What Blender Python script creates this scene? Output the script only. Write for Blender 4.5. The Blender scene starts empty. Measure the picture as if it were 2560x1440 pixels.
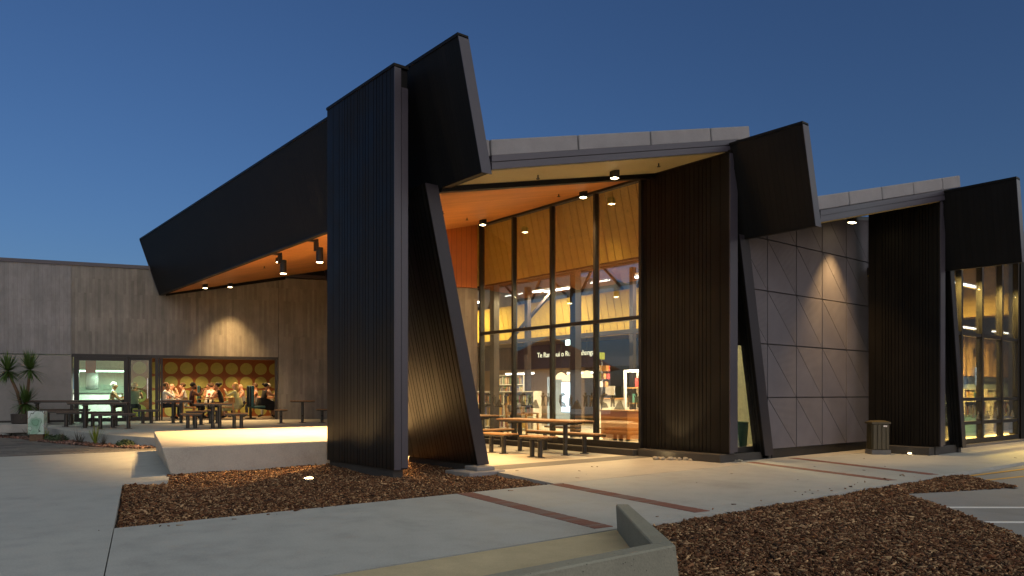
import bpy, bmesh, math, random
import numpy as np
from mathutils import Vector, Matrix
random.seed(7); RNG = np.random.default_rng(7)
R = math.radians
sc = bpy.context.scene
COL = sc.collection

# ------------------------------------------------------------------ camera
# world axes: x runs along the row of bays, y runs back along the roof blades
YAW = math.atan2(.6295, .777)
cam_d = bpy.data.cameras.new('camera'); cam = bpy.data.objects.new('camera', cam_d); COL.objects.link(cam)
cam.location = (0, 0, 1.31); cam.rotation_euler = (R(90), 0, -YAW)
cam_d.sensor_width = 36; cam_d.lens = 36 * 1890 / 2560; cam_d.shift_y = 265 / 2560
cam_d.clip_start = .1; cam_d.clip_end = 2000
sc.camera = cam

# ------------------------------------------------------------------ sky, sun, exposure
SUN_EL, SUN_AZ = R(9.5), R(178)          # afterglow low behind the camera (compass angle from +y, clockwise)
w = bpy.data.worlds.new('World'); sc.world = w; w.use_nodes = True
wn = w.node_tree; wn.nodes.clear()
sky = wn.nodes.new('ShaderNodeTexSky'); sky.sky_type = 'NISHITA'; sky.sun_disc = False
sky.sun_elevation = SUN_EL; sky.sun_rotation = SUN_AZ
sky.air_density = 1.0; sky.dust_density = 1.5; sky.ozone_density = 6.0
bg = wn.nodes.new('ShaderNodeBackground'); bg.inputs['Strength'].default_value = .080
wo = wn.nodes.new('ShaderNodeOutputWorld')
tint = wn.nodes.new('ShaderNodeMix'); tint.data_type = 'RGBA'; tint.blend_type = 'MULTIPLY'; tint.inputs[0].default_value = 1.0; tint.inputs[7].default_value = (1.34, .96, .93, 1)   # dusk sky leans to violet
wn.links.new(sky.outputs[0], tint.inputs[6]); wn.links.new(tint.outputs[2], bg.inputs[0]); wn.links.new(bg.outputs[0], wo.inputs[0])
sun_d = bpy.data.lights.new('sun', 'SUN'); sun_d.energy = 1.5; sun_d.angle = R(180); sun_d.color = (1, .97, .78)
sun = bpy.data.objects.new('sun', sun_d); COL.objects.link(sun)
_el = SUN_EL
_dir = Vector((math.sin(SUN_AZ) * math.cos(_el), math.cos(SUN_AZ) * math.cos(_el), math.sin(_el)))
sun.rotation_euler = _dir.to_track_quat('Z', 'Y').to_euler()
vs = sc.view_settings; vs.view_transform = 'Standard'; vs.look = 'None'; vs.exposure = .25; vs.gamma = 1.0
sc.cycles.use_denoising = True; sc.cycles.max_bounces = 8; sc.cycles.transparent_max_bounces = 16
sc.cycles.sample_clamp_indirect = 6.0; sc.cycles.caustics_reflective = False; sc.cycles.caustics_refractive = False

# ------------------------------------------------------------------ materials
MATS = {}
class NT:
    def __init__(s, name):
        s.m = bpy.data.materials.new(name); s.m.use_nodes = True
        s.t = s.m.node_tree; s.t.nodes.clear()
        s.out = s.n('ShaderNodeOutputMaterial')
    def n(s, typ, **kw):
        nd = s.t.nodes.new(typ)
        for k, v in kw.items():
            if k in nd.inputs.keys(): nd.inputs[k].default_value = v
            else: setattr(nd, k, v)
        return nd
    def l(s, a, b): s.t.links.new(a, b)
    def coords(s, scale=(1, 1, 1), src='Object'):
        tc = s.n('ShaderNodeTexCoord'); mp = s.n('ShaderNodeMapping'); mp.inputs['Scale'].default_value = scale
        s.l(tc.outputs[src], mp.inputs['Vector']); return mp.outputs['Vector']
    def ramp(s, fac, stops):
        r = s.n('ShaderNodeValToRGB'); e = r.color_ramp.elements
        while len(e) > 1: e.remove(e[-1])
        e[0].position = stops[0][0]; e[0].color = (*stops[0][1], 1)
        for p, c in stops[1:]:
            x = e.new(p); x.color = (*c, 1)
        s.l(fac, r.inputs[0]); return r.outputs[0]
    def noise(s, vec, scale, detail=6, rough=.6):
        nz = s.n('ShaderNodeTexNoise', Scale=scale, Detail=detail, Roughness=rough)
        s.l(vec, nz.inputs['Vector']); return nz.outputs['Fac']
    def mix(s, fac, a, b, mode='MIX'):
        m = s.n('ShaderNodeMix', data_type='RGBA', blend_type=mode)
        for sock, v in ((m.inputs[0], fac), (m.inputs[6], a), (m.inputs[7], b)):
            if isinstance(v, (int, float)): sock.default_value = v
            elif isinstance(v, tuple): sock.default_value = (*v, 1)
            else: s.l(v, sock)
        return m.outputs[2]
    def math(s, op, a, b=0.0):
        m = s.n('ShaderNodeMath', operation=op)
        for sock, v in ((m.inputs[0], a), (m.inputs[1], b)):
            if isinstance(v, (int, float)): sock.default_value = v
            else: s.l(v, sock)
        return m.outputs[0]
    def bump(s, h, dist=.01, strength=1.0):
        b = s.n('ShaderNodeBump', Distance=dist, Strength=strength); s.l(h, b.inputs['Height']); return b.outputs[0]
    def bsdf(s, color, rough=.6, metallic=0.0, normal=None, spec=.5):
        b = s.n('ShaderNodeBsdfPrincipled')
        for k, v in (('Base Color', color), ('Roughness', rough), ('Metallic', metallic), ('Specular IOR Level', spec)):
            if isinstance(v, (int, float)): b.inputs[k].default_value = v
            elif isinstance(v, tuple): b.inputs[k].default_value = (*v, 1)
            else: s.l(v, b.inputs[k])
        if normal is not None: s.l(normal, b.inputs['Normal'])
        s.l(b.outputs[0], s.out.inputs['Surface']); return b
def sc3(c, k): return tuple(min(1, v * k) for v in c)

def mat_rough(name, col, var=.25, scale=3.0, rough=.7, bump=.004, bscale=40, spec=.4, aniso=(1, 1, 1)):
    t = NT(name); v = t.coords(aniso)
    a = t.noise(v, scale); b = t.noise(v, bscale, 3)
    c = t.ramp(a, [(.3, sc3(col, 1 - var)), (.7, sc3(col, 1 + var))])
    c = t.mix(.35, c, t.ramp(b, [(.3, sc3(col, .8)), (.7, sc3(col, 1.2))]))
    rg = t.ramp(a, [(.3, (rough - .08,) * 3), (.7, (min(1, rough + .08),) * 3)])
    t.bsdf(c, rg, 0, t.bump(b, bump) if bump else None, spec); MATS[name] = t.m; return t.m
def mat_plain(name, col, rough=.5, metallic=0.0, spec=.5):
    t = NT(name); v = t.coords(); a = t.noise(v, 9)
    c = t.ramp(a, [(.3, sc3(col, .88)), (.7, sc3(col, 1.12))])
    t.bsdf(c, rough, metallic, None, spec); MATS[name] = t.m; return t.m
def mat_emit(name, col, strength):
    t = NT(name); e = t.n('ShaderNodeEmission', Strength=strength); e.inputs[0].default_value = (*col, 1)
    t.l(e.outputs[0], t.out.inputs['Surface']); MATS[name] = t.m; return t.m

def mat_concrete(name, col, stain=.35):
    t = NT(name); v = t.coords()
    big = t.noise(v, .45, 8, .62); mid = t.noise(v, 2.6, 8, .7); fine = t.noise(v, 60, 4, .7)
    c = t.ramp(big, [(.28, sc3(col, 1 - stain)), (.5, col), (.75, sc3(col, 1 + stain * .45))])
    c = t.mix(.6, c, t.ramp(mid, [(.3, sc3(col, .60)), (.52, col), (.75, sc3(col, 1.2))]))
    c = t.mix(.3, c, t.ramp(fine, [(.35, sc3(col, .65)), (.65, sc3(col, 1.25))]))
    bl = t.noise(t.coords((1, .55, 1)), .9, 9, .68); c = t.mix(t.ramp(bl, [(.56, (0, 0, 0)), (.70, (.5, .5, .5))]), c, sc3(col, .58))
    vo = t.n('ShaderNodeTexVoronoi', Scale=2.3); t.l(v, vo.inputs['Vector'])
    spot = t.ramp(vo.outputs['Distance'], [(.012, (1, 1, 1)), (.03, (0, 0, 0))])
    c = t.mix(spot, c, sc3(col, .25))
    t.bsdf(c, t.ramp(mid, [(.3, (.62,) * 3), (.7, (.88,) * 3)]), 0, t.bump(t.mix(.5, mid, fine), .004, .6), .35)
    MATS[name] = t.m
mat_concrete('concrete', (.385, .39, .362), .24)
mat_concrete('concrete_warm', (.42, .395, .345), .20)
mat_concrete('concrete_wall', (.25, .24, .235), .30)
mat_concrete('concrete_platform', (.42, .39, .34), .30)
mat_concrete('carpark', (.26, .255, .245), .25)
mat_rough('aggregate', (.47, .39, .235), .25, 2, .85, .006, 90)
mat_rough('dark_band', (.13, .125, .12), .2, 3, .8, .004, 70)
mat_rough('plinth_dark', (.055, .05, .045), .3, 3, .8, .004, 70)
mat_rough('kerb', (.33, .32, .30), .25, 2, .8, .004, 50)
def mat_seat():
    t = NT('seat_wall'); v = t.coords(); col = (.25, .245, .19)
    a = t.noise(v, 1.6, 7, .65); b = t.noise(v, 70, 4)
    c = t.ramp(a, [(.3, sc3(col, .78)), (.7, sc3(col, 1.14))]); c = t.mix(.4, c, t.ramp(b, [(.35, sc3(col, .7)), (.65, sc3(col, 1.2))]))
    vo = t.n('ShaderNodeTexVoronoi', Scale=26); t.l(v, vo.inputs['Vector']); pit = t.ramp(vo.outputs['Distance'], [(.10, (1, 1, 1)), (.17, (0, 0, 0))])
    pick = t.ramp(t.noise(v, 9, 2), [(.50, (0, 0, 0)), (.56, (1, 1, 1))]); pit = t.mix(1.0, pit, pick, 'MULTIPLY')
    c = t.mix(pit, c, sc3(col, .35)); t.bsdf(c, .7, 0, t.bump(t.math('SUBTRACT', b, pit), .004, .7), .35); MATS['seat_wall'] = t.m
mat_rough('ground', (.07, .07, .07), .25, 1, .9, .006, 60)
mat_seat()
mat_rough('soil', (.035, .022, .014), .4, 5, .95, .03, 25)
mat_rough('brick', (.20, .085, .06), .3, 4, .85, .004, 60)
mat_rough('brick_grey', (.20, .125, .10), .3, 4, .85, .004, 60)
mat_rough('paver', (.15, .14, .125), .3, 2, .85, .004, 60)
mat_rough('paver_dark', (.10, .095, .09), .3, 2, .85, .004, 60)
mat_rough('stone', (.42, .38, .30), .3, 6, .85, .01, 30)
mat_rough('parapet', (.28, .27, .28), .15, 3, .9, .01, 110)
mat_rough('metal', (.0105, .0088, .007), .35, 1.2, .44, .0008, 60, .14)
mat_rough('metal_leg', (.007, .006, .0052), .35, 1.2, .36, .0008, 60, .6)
mat_rough('metal_core', (.004, .004, .0045), .2, 3, .7, 0, 60, .2)
mat_rough('metal_trim', (.055, .05, .066), .2, .8, .36, .0008, 60, .5)
mat_rough('leg_trim', (.026, .022, .028), .25, .8, .4, .0008, 60, .4)
mat_rough('frame', (.014, .012, .011), .2, 3, .42, 0, 60, .45)
mat_rough('steel_post', (.02, .018, .016), .25, 6, .33, 0, 60, .55)
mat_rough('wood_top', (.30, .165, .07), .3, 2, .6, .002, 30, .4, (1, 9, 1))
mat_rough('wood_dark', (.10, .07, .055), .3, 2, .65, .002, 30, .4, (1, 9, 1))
mat_rough('oak', (.42, .22, .075), .2, 3, .5, .001, 30, .4, (8, 8, 1))
mat_rough('white_paint', (.7, .7, .68), .08, 4, .6, .001, 40)
mat_rough('yellow_paint', (.55, .30, .05), .25, 4, .7, .001, 40)
mat_rough('tan_soffit', (.40, .34, .19), .08, 1, .55, .0005, 30)
mat_rough('pot', (.045, .035, .03), .3, 5, .6, .003, 40)
mat_rough('bark', (.13, .085, .055), .35, 12, .9, .01, 30)
mat_rough('steel_col', (.02, .016, .02), .2, 3, .45, 0, 60)
mat_plain('white_board', (.72, .71, .68), .5)
mat_plain('pale_green_wall', (.55, .62, .52), .6)
mat_plain('blue_panel', (.30, .40, .55), .6)
mat_plain('navy', (.018, .02, .05), .45)
mat_plain('teal', (.03, .10, .105), .7)
mat_plain('dark_fabric', (.015, .014, .016), .85)
mat_plain('disc', (.30, .28, .07), .7)
mat_plain('cafe_floor', (.16, .13, .10), .5)
mat_plain('lib_floor', (.42, .37, .27), .45)
mat_plain('orange_desk', (.50, .17, .04), .5)
mat_plain('chrome', (.6, .6, .58), .25, 1.0)
mat_plain('green_tub', (.10, .28, .20), .6)
mat_plain('utility_green', (.06, .047, .02), .45)
mat_plain('red_paint', (.45, .05, .04), .5)
mat_plain('leaf_yucca', (.055, .105, .022), .5)
mat_plain('leaf_lime', (.20, .26, .03), .5)
mat_plain('leaf_dark', (.035, .06, .018), .6)
mat_plain('leaf_dry', (.05, .045, .03), .7)
for nm, c in dict(skin_light=(.55, .30, .20), skin_tan=(.40, .20, .11), skin_brown=(.20, .095, .05),
                  cloth_white=(.68, .66, .62), cloth_grey=(.30, .31, .30), cloth_black=(.014, .013, .014), cloth_sage=(.46, .47, .25),
                  cloth_plum=(.035, .012, .016), cloth_pink=(.52, .28, .22), cloth_navy=(.02, .022, .035), cloth_print=(.36, .37, .34),
                  hair_black=(.008, .007, .006), hair_brown=(.09, .05, .025), hair_blonde=(.48, .31, .11), hair_white=(.6, .56, .5)).items():
    mat_plain(nm, c, .75, 0, .3)

def mat_boards(name, col, axis_len, axis_wid, width, length, var=.25, gap=.03, rough=.6, bump=.004, warm=None, spec=.4):
    """boards: axis_len is the object axis a board runs along, axis_wid the axis across it"""
    t = NT(name); tc = t.n('ShaderNodeTexCoord'); sp = t.n('ShaderNodeSeparateXYZ'); cb = t.n('ShaderNodeCombineXYZ')
    t.l(tc.outputs['Object'], sp.inputs[0])
    t.l(sp.outputs['XYZ'.index(axis_len)], cb.inputs[0]); t.l(sp.outputs['XYZ'.index(axis_wid)], cb.inputs[1])
    br = t.n('ShaderNodeTexBrick', offset=.37, offset_frequency=2, squash=1.0)
    br.inputs['Scale'].default_value = 1; br.inputs['Mortar Size'].default_value = width * gap
    br.inputs['Brick Width'].default_value = length; br.inputs['Row Height'].default_value = width
    br.inputs['Mortar Smooth'].default_value = .2
    br.inputs['Color1'].default_value = (*sc3(col, 1 - var), 1); br.inputs['Color2'].default_value = (*sc3(col, 1 + var), 1)
    br.inputs['Mortar'].default_value = (*sc3(col, .62), 1)
    t.l(cb.outputs[0], br.inputs['Vector'])
    v = t.coords()
    big = t.noise(v, .7, 6); mp = t.n('ShaderNodeMapping')
    t.l(cb.outputs[0], mp.inputs['Vector']); mp.inputs['Scale'].default_value = (1.2, 22, 1)
    grain = t.noise(mp.outputs[0], 2.2, 5)
    c = t.mix(.75, br.outputs['Color'], t.ramp(big, [(.3, (.62,) * 3), (.7, (1.0,) * 3)]), 'MULTIPLY')
    c = t.mix(.5, c, t.ramp(grain, [(.3, (.7,) * 3), (.7, (1,) * 3)]), 'MULTIPLY')
    blot = t.noise(t.coords((1, 1, .45)), 3.1, 8, .7); c = t.mix(.55, c, t.ramp(blot, [(.3, (.55,) * 3), (.62, (1.0,) * 3)]), 'MULTIPLY') if 'concrete' in name else c
    h = t.mix(.35, t.math('SUBTRACT', 1, br.outputs['Fac']), grain)
    t.bsdf(c, rough, 0, t.bump(h, bump, .8), spec); MATS[name] = t.m
mat_boards('board_concrete', (.285, .268, .245), 'Z', 'X', .085, 1.3, .17, .012, .8, .006)
mat_boards('board_concrete_grey', (.30, .295, .305), 'Z', 'X', .12, 2.2, .07, .02, .8, .005)
mat_boards('soffit_wood', (.62, .25, .065), 'X', 'Y', .12, 30, .10, .10, .5, .004, spec=.35)
mat_boards('wall_wood', (.58, .19, .035), 'Z', 'X', .14, 30, .06, .05, .5, .003)
mat_boards('orange_ply', (.26, .075, .012), 'Z', 'X', 1.14, 3, .05, .004, .5, .001)
mat_boards('reclaimed_wood', (.30, .20, .11), 'Z', 'X', .16, 1.9, .55, .02, .6, .004)
mat_boards('blade_metal', (.011, .010, .010), 'Z', 'Y', .11, 40, .12, .05, .6, .006, spec=.18)
mat_plain('tan_board', (.50, .36, .07), .55)
mat_plain('tan_ceiling', (.46, .33, .11), .6)

def mat_ribs(name, col, horizontal):
    t = NT(name); tc = t.n('ShaderNodeTexCoord'); mp = t.n('ShaderNodeMapping')
    t.l(tc.outputs['Object'], mp.inputs['Vector'])
    if not horizontal: mp.inputs['Rotation'].default_value = (0, R(38), 0)
    wv = t.n('ShaderNodeTexWave', wave_type='BANDS', bands_direction='Z', wave_profile='SIN')
    wv.inputs['Scale'].default_value = 13 if horizontal else 17; wv.inputs['Distortion'].default_value = .4 if horizontal else .15
    t.l(mp.outputs[0], wv.inputs['Vector'])
    v = t.coords(); a = t.noise(v, 1.4, 6)
    c = t.ramp(a, [(.3, sc3(col, .86)), (.7, sc3(col, 1.1))])
    c = t.mix(.3 if horizontal else .15, c, t.ramp(wv.outputs['Fac'], [(.1, (.5,) * 3), (.7, (1,) * 3)]), 'MULTIPLY')
    t.bsdf(c, .75, 0, t.bump(wv.outputs['Fac'], .007 if horizontal else .004, .8), .35); MATS[name] = t.m
mat_ribs('panel_ribbed', (.145, .136, .152), True)
mat_ribs('panel_fine', (.142, .133, .150), False)

def mat_glass(name, tint=(.93, .95, .94), boost=1.0):
    t = NT(name); tr = t.n('ShaderNodeBsdfTransparent'); tr.inputs[0].default_value = (*tint, 1)
    gl = t.n('ShaderNodeBsdfGlossy', Roughness=.0); gl.inputs[0].default_value = (1, 1, 1, 1)
    ge = t.n('ShaderNodeNewGeometry'); vm = t.n('ShaderNodeVectorMath', operation='DOT_PRODUCT')
    t.l(ge.outputs['True Normal'], vm.inputs[0]); t.l(ge.outputs['Incoming'], vm.inputs[1])
    c = t.math('SUBTRACT', 1.0, t.math('ABSOLUTE', vm.outputs['Value'])); f = t.math('MULTIPLY', t.math('ADD', t.math('MULTIPLY', t.math('POWER', c, 5.0), .96), .04), boost)
    mx = t.n('ShaderNodeMixShader'); t.l(f, mx.inputs[0]); t.l(tr.outputs[0], mx.inputs[1]); t.l(gl.outputs[0], mx.inputs[2])
    t.l(mx.outputs[0], t.out.inputs['Surface']); MATS[name] = t.m
mat_glass('glass', boost=3.6); mat_glass('glass_green', (.80, .93, .84), 1.3)
def mat_frost(name):
    t = NT(name); tr = t.n('ShaderNodeBsdfTransparent'); df = t.n('ShaderNodeBsdfDiffuse'); df.inputs[0].default_value = (.16, .155, .13, 1)
    mx = t.n('ShaderNodeMixShader'); mx.inputs[0].default_value = .55
    t.l(tr.outputs[0], mx.inputs[1]); t.l(df.outputs[0], mx.inputs[2]); t.l(mx.outputs[0], t.out.inputs['Surface']); MATS[name] = t.m
mat_frost('frosting')
def mat_attr(name, rough=.9, spec=.25):
    t = NT(name); at = t.n('ShaderNodeAttribute', attribute_name='tone'); v = t.coords(); n = t.noise(v, 70, 3)
    c = t.mix(.5, at.outputs['Color'], t.ramp(n, [(.3, (.6,) * 3), (.7, (1.0,) * 3)]), 'MULTIPLY')
    t.bsdf(c, rough, 0, None, spec); MATS[name] = t.m
mat_attr('chip'); mat_attr('book', .6)
def mat_art():
    t = NT('artwork'); v = t.coords((1, 1, 1)); n = t.n('ShaderNodeTexNoise', Scale=2.6, Detail=2); t.l(v, n.inputs['Vector'])
    base = t.ramp(n.outputs['Fac'], [(.35, (.18, .36, .25)), (.5, (.42, .55, .48)), (.62, (.62, .68, .70))])
    line = t.ramp(t.math('PINGPONG', t.math('MULTIPLY', n.outputs['Fac'], 9), .5), [(.02, (.03, .03, .03)), (.06, (1, 1, 1))])
    t.bsdf(t.mix(1.0, base, line, 'MULTIPLY'), .5); MATS['artwork'] = t.m
mat_art()
mat_emit('lamp_warm', (1, .78, .42), 28); mat_emit('lamp_led', (1, .96, .88), 9); mat_emit('lamp_green', (.72, 1, .84), 7)
mat_emit('uplight', (1, .74, .36), 60); mat_emit('exit_green', (.35, 1, .62), 4); mat_emit('exit_white', (.85, 1, .92), 6)
mat_emit('candle', (1, .5, .15), 14); mat_emit('sign_letters', (1, .90, .58), 1.5); mat_emit('screen', (.75, .92, 1), 3.0); mat_emit('wicker_glow', (1, .72, .36), 2.2)

# ------------------------------------------------------------------ mesh helpers
class MB:
    def __init__(s): s.v = []; s.f = []; s.m = []; s.k = 0
    def add(s, vs, fs):
        o = len(s.v); s.v += [tuple(p) for p in vs]; s.f += [tuple(i + o for i in f) for f in fs]; s.m += [s.k] * len(fs); return s
    def loops(s, A, B):          # closed solid between two equal loops
        n = len(A); return s.add(list(A) + list(B), [tuple(range(n))[::-1], tuple(range(n, 2 * n))] + [(i, (i + 1) % n, n + (i + 1) % n, n + i) for i in range(n)])
    def box(s, x0, x1, y0, y1, z0, z1):
        return s.loops([(x0, y0, z0), (x1, y0, z0), (x1, y1, z0), (x0, y1, z0)], [(x0, y0, z1), (x1, y0, z1), (x1, y1, z1), (x0, y1, z1)])
    def prism(s, poly, z0, z1):
        return s.loops([(x, y, z0) for x, y in poly], [(x, y, z1) for x, y in poly])
    def xz(s, poly, y0, y1):     # polygon in x-z pushed along y
        return s.loops([(x, y1, z) for x, z in poly], [(x, y0, z) for x, z in poly])
    def yz(s, poly, x0, x1):
        return s.loops([(x0, y, z) for y, z in poly], [(x1, y, z) for y, z in poly])
    def cyl(s, p, q, r0, r1=None, n=12):
        r1 = r0 if r1 is None else r1; p, q = Vector(p), Vector(q); d = (q - p).normalized()
        u = d.orthogonal().normalized(); v = d.cross(u)
        A = [p + (u * math.cos(2 * math.pi * i / n) + v * math.sin(2 * math.pi * i / n)) * r0 for i in range(n)]
        B = [q + (u * math.cos(2 * math.pi * i / n) + v * math.sin(2 * math.pi * i / n)) * r1 for i in range(n)]
        return s.loops(A, B)
    def bar(s, p, q, w, h):      # rectangular bar
        p, q = Vector(p), Vector(q); d = (q - p).normalized(); up = Vector((0, 0, 1)) if abs(d.z) < .9 else Vector((1, 0, 0))
        u = d.cross(up).normalized() * w / 2; v = u.cross(d).normalized() * h / 2
        return s.loops([p - u - v, p + u - v, p + u + v, p - u + v], [q - u - v, q + u - v, q + u + v, q - u + v])
    def lathe(s, prof, n=20, c=(0, 0)):
        rings = [[(c[0] + r * math.cos(2 * math.pi * i / n), c[1] + r * math.sin(2 * math.pi * i / n), z) for i in range(n)] for r, z in prof]
        vs = [p for r in rings for p in r]; fs = [tuple(range(n))[::-1], tuple(range((len(rings) - 1) * n, len(rings) * n))]
        for k in range(len(rings) - 1):
            fs += [(k * n + i, k * n + (i + 1) % n, (k + 1) * n + (i + 1) % n, (k + 1) * n + i) for i in range(n)]
        return s.add(vs, fs)
    def blob(s, c, r, jitter=.25, sub=2, seed=0):
        bm = bmesh.new(); bmesh.ops.create_icosphere(bm, subdivisions=sub, radius=1); rr = random.Random(seed)
        vs = [(c[0] + v.co.x * r[0] * (1 + rr.uniform(-jitter, jitter)), c[1] + v.co.y * r[1] * (1 + rr.uniform(-jitter, jitter)), c[2] + v.co.z * r[2] * (1 + rr.uniform(-jitter, jitter))) for v in bm.verts]
        fs = [tuple(v.index for v in f.verts) for f in bm.faces]; bm.free(); return s.add(vs, fs)
    def mesh(s, name, mats, smooth=False, bevel=0):
        me = bpy.data.meshes.new(name); me.from_pydata(s.v, [], s.f)
        for m in (mats if isinstance(mats, (list, tuple)) else [mats]): me.materials.append(MATS[m])
        me.polygons.foreach_set('material_index', s.m)
        bm = bmesh.new(); bm.from_mesh(me); bmesh.ops.recalc_face_normals(bm, faces=bm.faces)
        if bevel: bmesh.ops.bevel(bm, geom=list(bm.edges), offset=bevel, segments=1, affect='EDGES', clamp_overlap=True)
        bm.to_mesh(me); bm.free()
        if smooth: me.polygons.foreach_set('use_smooth', [True] * len(me.polygons))
        me.update(); return me
    def build(s, name, mats, parent=None, smooth=False, bevel=0):
        return put(name, s.mesh(name, mats, smooth, bevel), parent)
def put(name, me, parent=None, loc=None, rz=None):
    o = bpy.data.objects.new(name, me); COL.objects.link(o)
    if parent is not None:
        o.parent = parent
        root = parent
        while root.parent is not None: root = root.parent
        if root.get('world_space') and parent is root: o.matrix_parent_inverse = Matrix.Translation(-root.location)
    if loc is not None: o.location = loc
    if rz is not None: o.rotation_euler.z = rz
    return o
def tag(o, label=None, cat=None, group=None, kind=None):
    if label: o['label'] = label
    if cat: o['category'] = cat
    if group: o['group'] = group
    if kind: o['kind'] = kind
    return o
def empty(name, loc=(0, 0, 0), rz=0, world=False):
    o = bpy.data.objects.new(name, None); COL.objects.link(o); o.location = loc; o.rotation_euler.z = rz; o.empty_display_size = .3
    if world: o['world_space'] = 1
    return o
def copy_tree(o, parent=None):
    c = o.copy(); COL.objects.link(c); c.parent = parent
    for ch in list(o.children): copy_tree(ch, c)
    return c
def light(name, typ, loc, energy, color, parent=None, **kw):
    d = bpy.data.lights.new(name, typ); d.energy = energy; d.color = color
    aim = kw.pop('aim', None)
    for k, v in kw.items(): setattr(d, k, v)
    o = bpy.data.objects.new(name, d); COL.objects.link(o); o.location = loc
    if aim is not None: o.rotation_euler = (Vector(aim) - Vector(loc)).to_track_quat('-Z', 'Y').to_euler()
    if parent is not None:
        o.parent = parent; o.matrix_parent_inverse = Matrix.Translation(-parent.location) if parent.get('world_space') else Matrix()
    return o
WARM = (1.0, .60, .23)
# ================================================================== THE GROUND
def struct(o): return tag(o, kind='structure')
g = MB().box(-300, 300, -300, 300, -.46, -.36); struct(g.build('ground', 'ground'))
PL = [(.30, 2.4), (.905, 5.05), (1.14, 6.08), (1.62, 8.17), (2.52, 12.12), (3.17, 12.23), (3.38, 12.9), (4.4, 13.4), (5.6, 18.93)]
struct(MB().prism([(-40, -10), (-2.6, -10)] + PL + [(-40, 18.93)], -.34, 0).build('plaza_pavement', 'concrete'))
struct(MB().prism([(.915, 5.10), (5.44, 5.07), (40, 5.2), (40, 8.175), (1.63, 8.175), (1.15, 6.08)], -.34, 0).build('footpath', 'concrete'))
struct(MB().prism([(.33, 2.4), (2.2, 3.56), (4.24, 3.56), (5.40, 5.0), (5.40, 5.055), (.925, 5.085)], -.34, -.006).build('gravel_path', 'aggregate'))
struct(MB().prism([(7.43, 8.19), (40, 8.19), (40, 29), (7.95, 29), (7.95, 10.2), (7.80, 10.0)], -.34, 0).build('forecourt_pavement', 'concrete_warm'))
struct(MB().prism([(7.96, 10.30), (12.42, 10.36), (12.42, 10.92), (7.96, 10.90)], -.01, .004).build('paving_band', 'dark_band'))
# car park with its painted bays (lower than the path)
struct(MB().prism([(10.62, 4.63), (8.29, 2.52), (4, -1.5), (60, -30), (60, 3.9)], -.34, -.05).build('car_park_pavement', 'carpark'))
struct(MB().prism([(13.8, 5.08), (12.55, 3.95), (60, 4.0), (60, 5.1)], -.34, -.055).build('car_park_road', 'carpark'))
def stripe(name, p, q, wd, m, z=-.046):
    p, q = Vector((*p, 0)), Vector((*q, 0)); n = (q - p).normalized().cross(Vector((0, 0, 1))) * wd / 2
    return struct(MB().prism([(p - n)[:2], (q - n)[:2], (q + n)[:2], (p + n)[:2]], z - .003, z).build(name, m))
stripe('bay_marking', (9.70, 3.80), (13.2, .9), .09, 'white_paint'); stripe('bay_marking', (8.95, 3.06), (12.0, .55), .09, 'white_paint')
stripe('bay_marking', (13.72, 4.98), (12.62, 4.0), .08, 'yellow_paint'); stripe('bay_marking', (13.85, 4.96), (17.0, 4.7), .08, 'yellow_paint'); stripe('bay_marking', (13.3, 4.55), (15.5, 4.2), .08, 'yellow_paint')

# soldier courses of brick set into the path, brick by brick
brick_me = [MB().box(-.105, .105, -.045, .045, -.05, .005).mesh('brick', m, bevel=.004) for m in ('brick', 'brick_grey')]
def brick_strip(p, q, wd):
    p, q = Vector(p), Vector(q); L = (q - p).length; d = (q - p) / L; n = int(L / .1); base = None
    s = empty('brick_strip', (p.x, p.y, 0), math.atan2(d.y, d.x) - math.pi / 2)
    for i in range(n):
        b = put('brick', random.choice(brick_me[:1] * 2 + brick_me[1:]), s, (0, .05 + i * .1, random.uniform(-.001, .002)))
        b.scale = (wd / .21, 1, 1)
    return struct(s)
brick_strip((5.80, 8.15), (5.35, 5.10), .23); brick_strip((7.43, 8.15), (6.92, 5.10), .23)
brick_strip((12.70, 8.42), (11.68, 5.22), .21); brick_strip((14.20, 8.42), (13.05, 5.22), .21)

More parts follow.
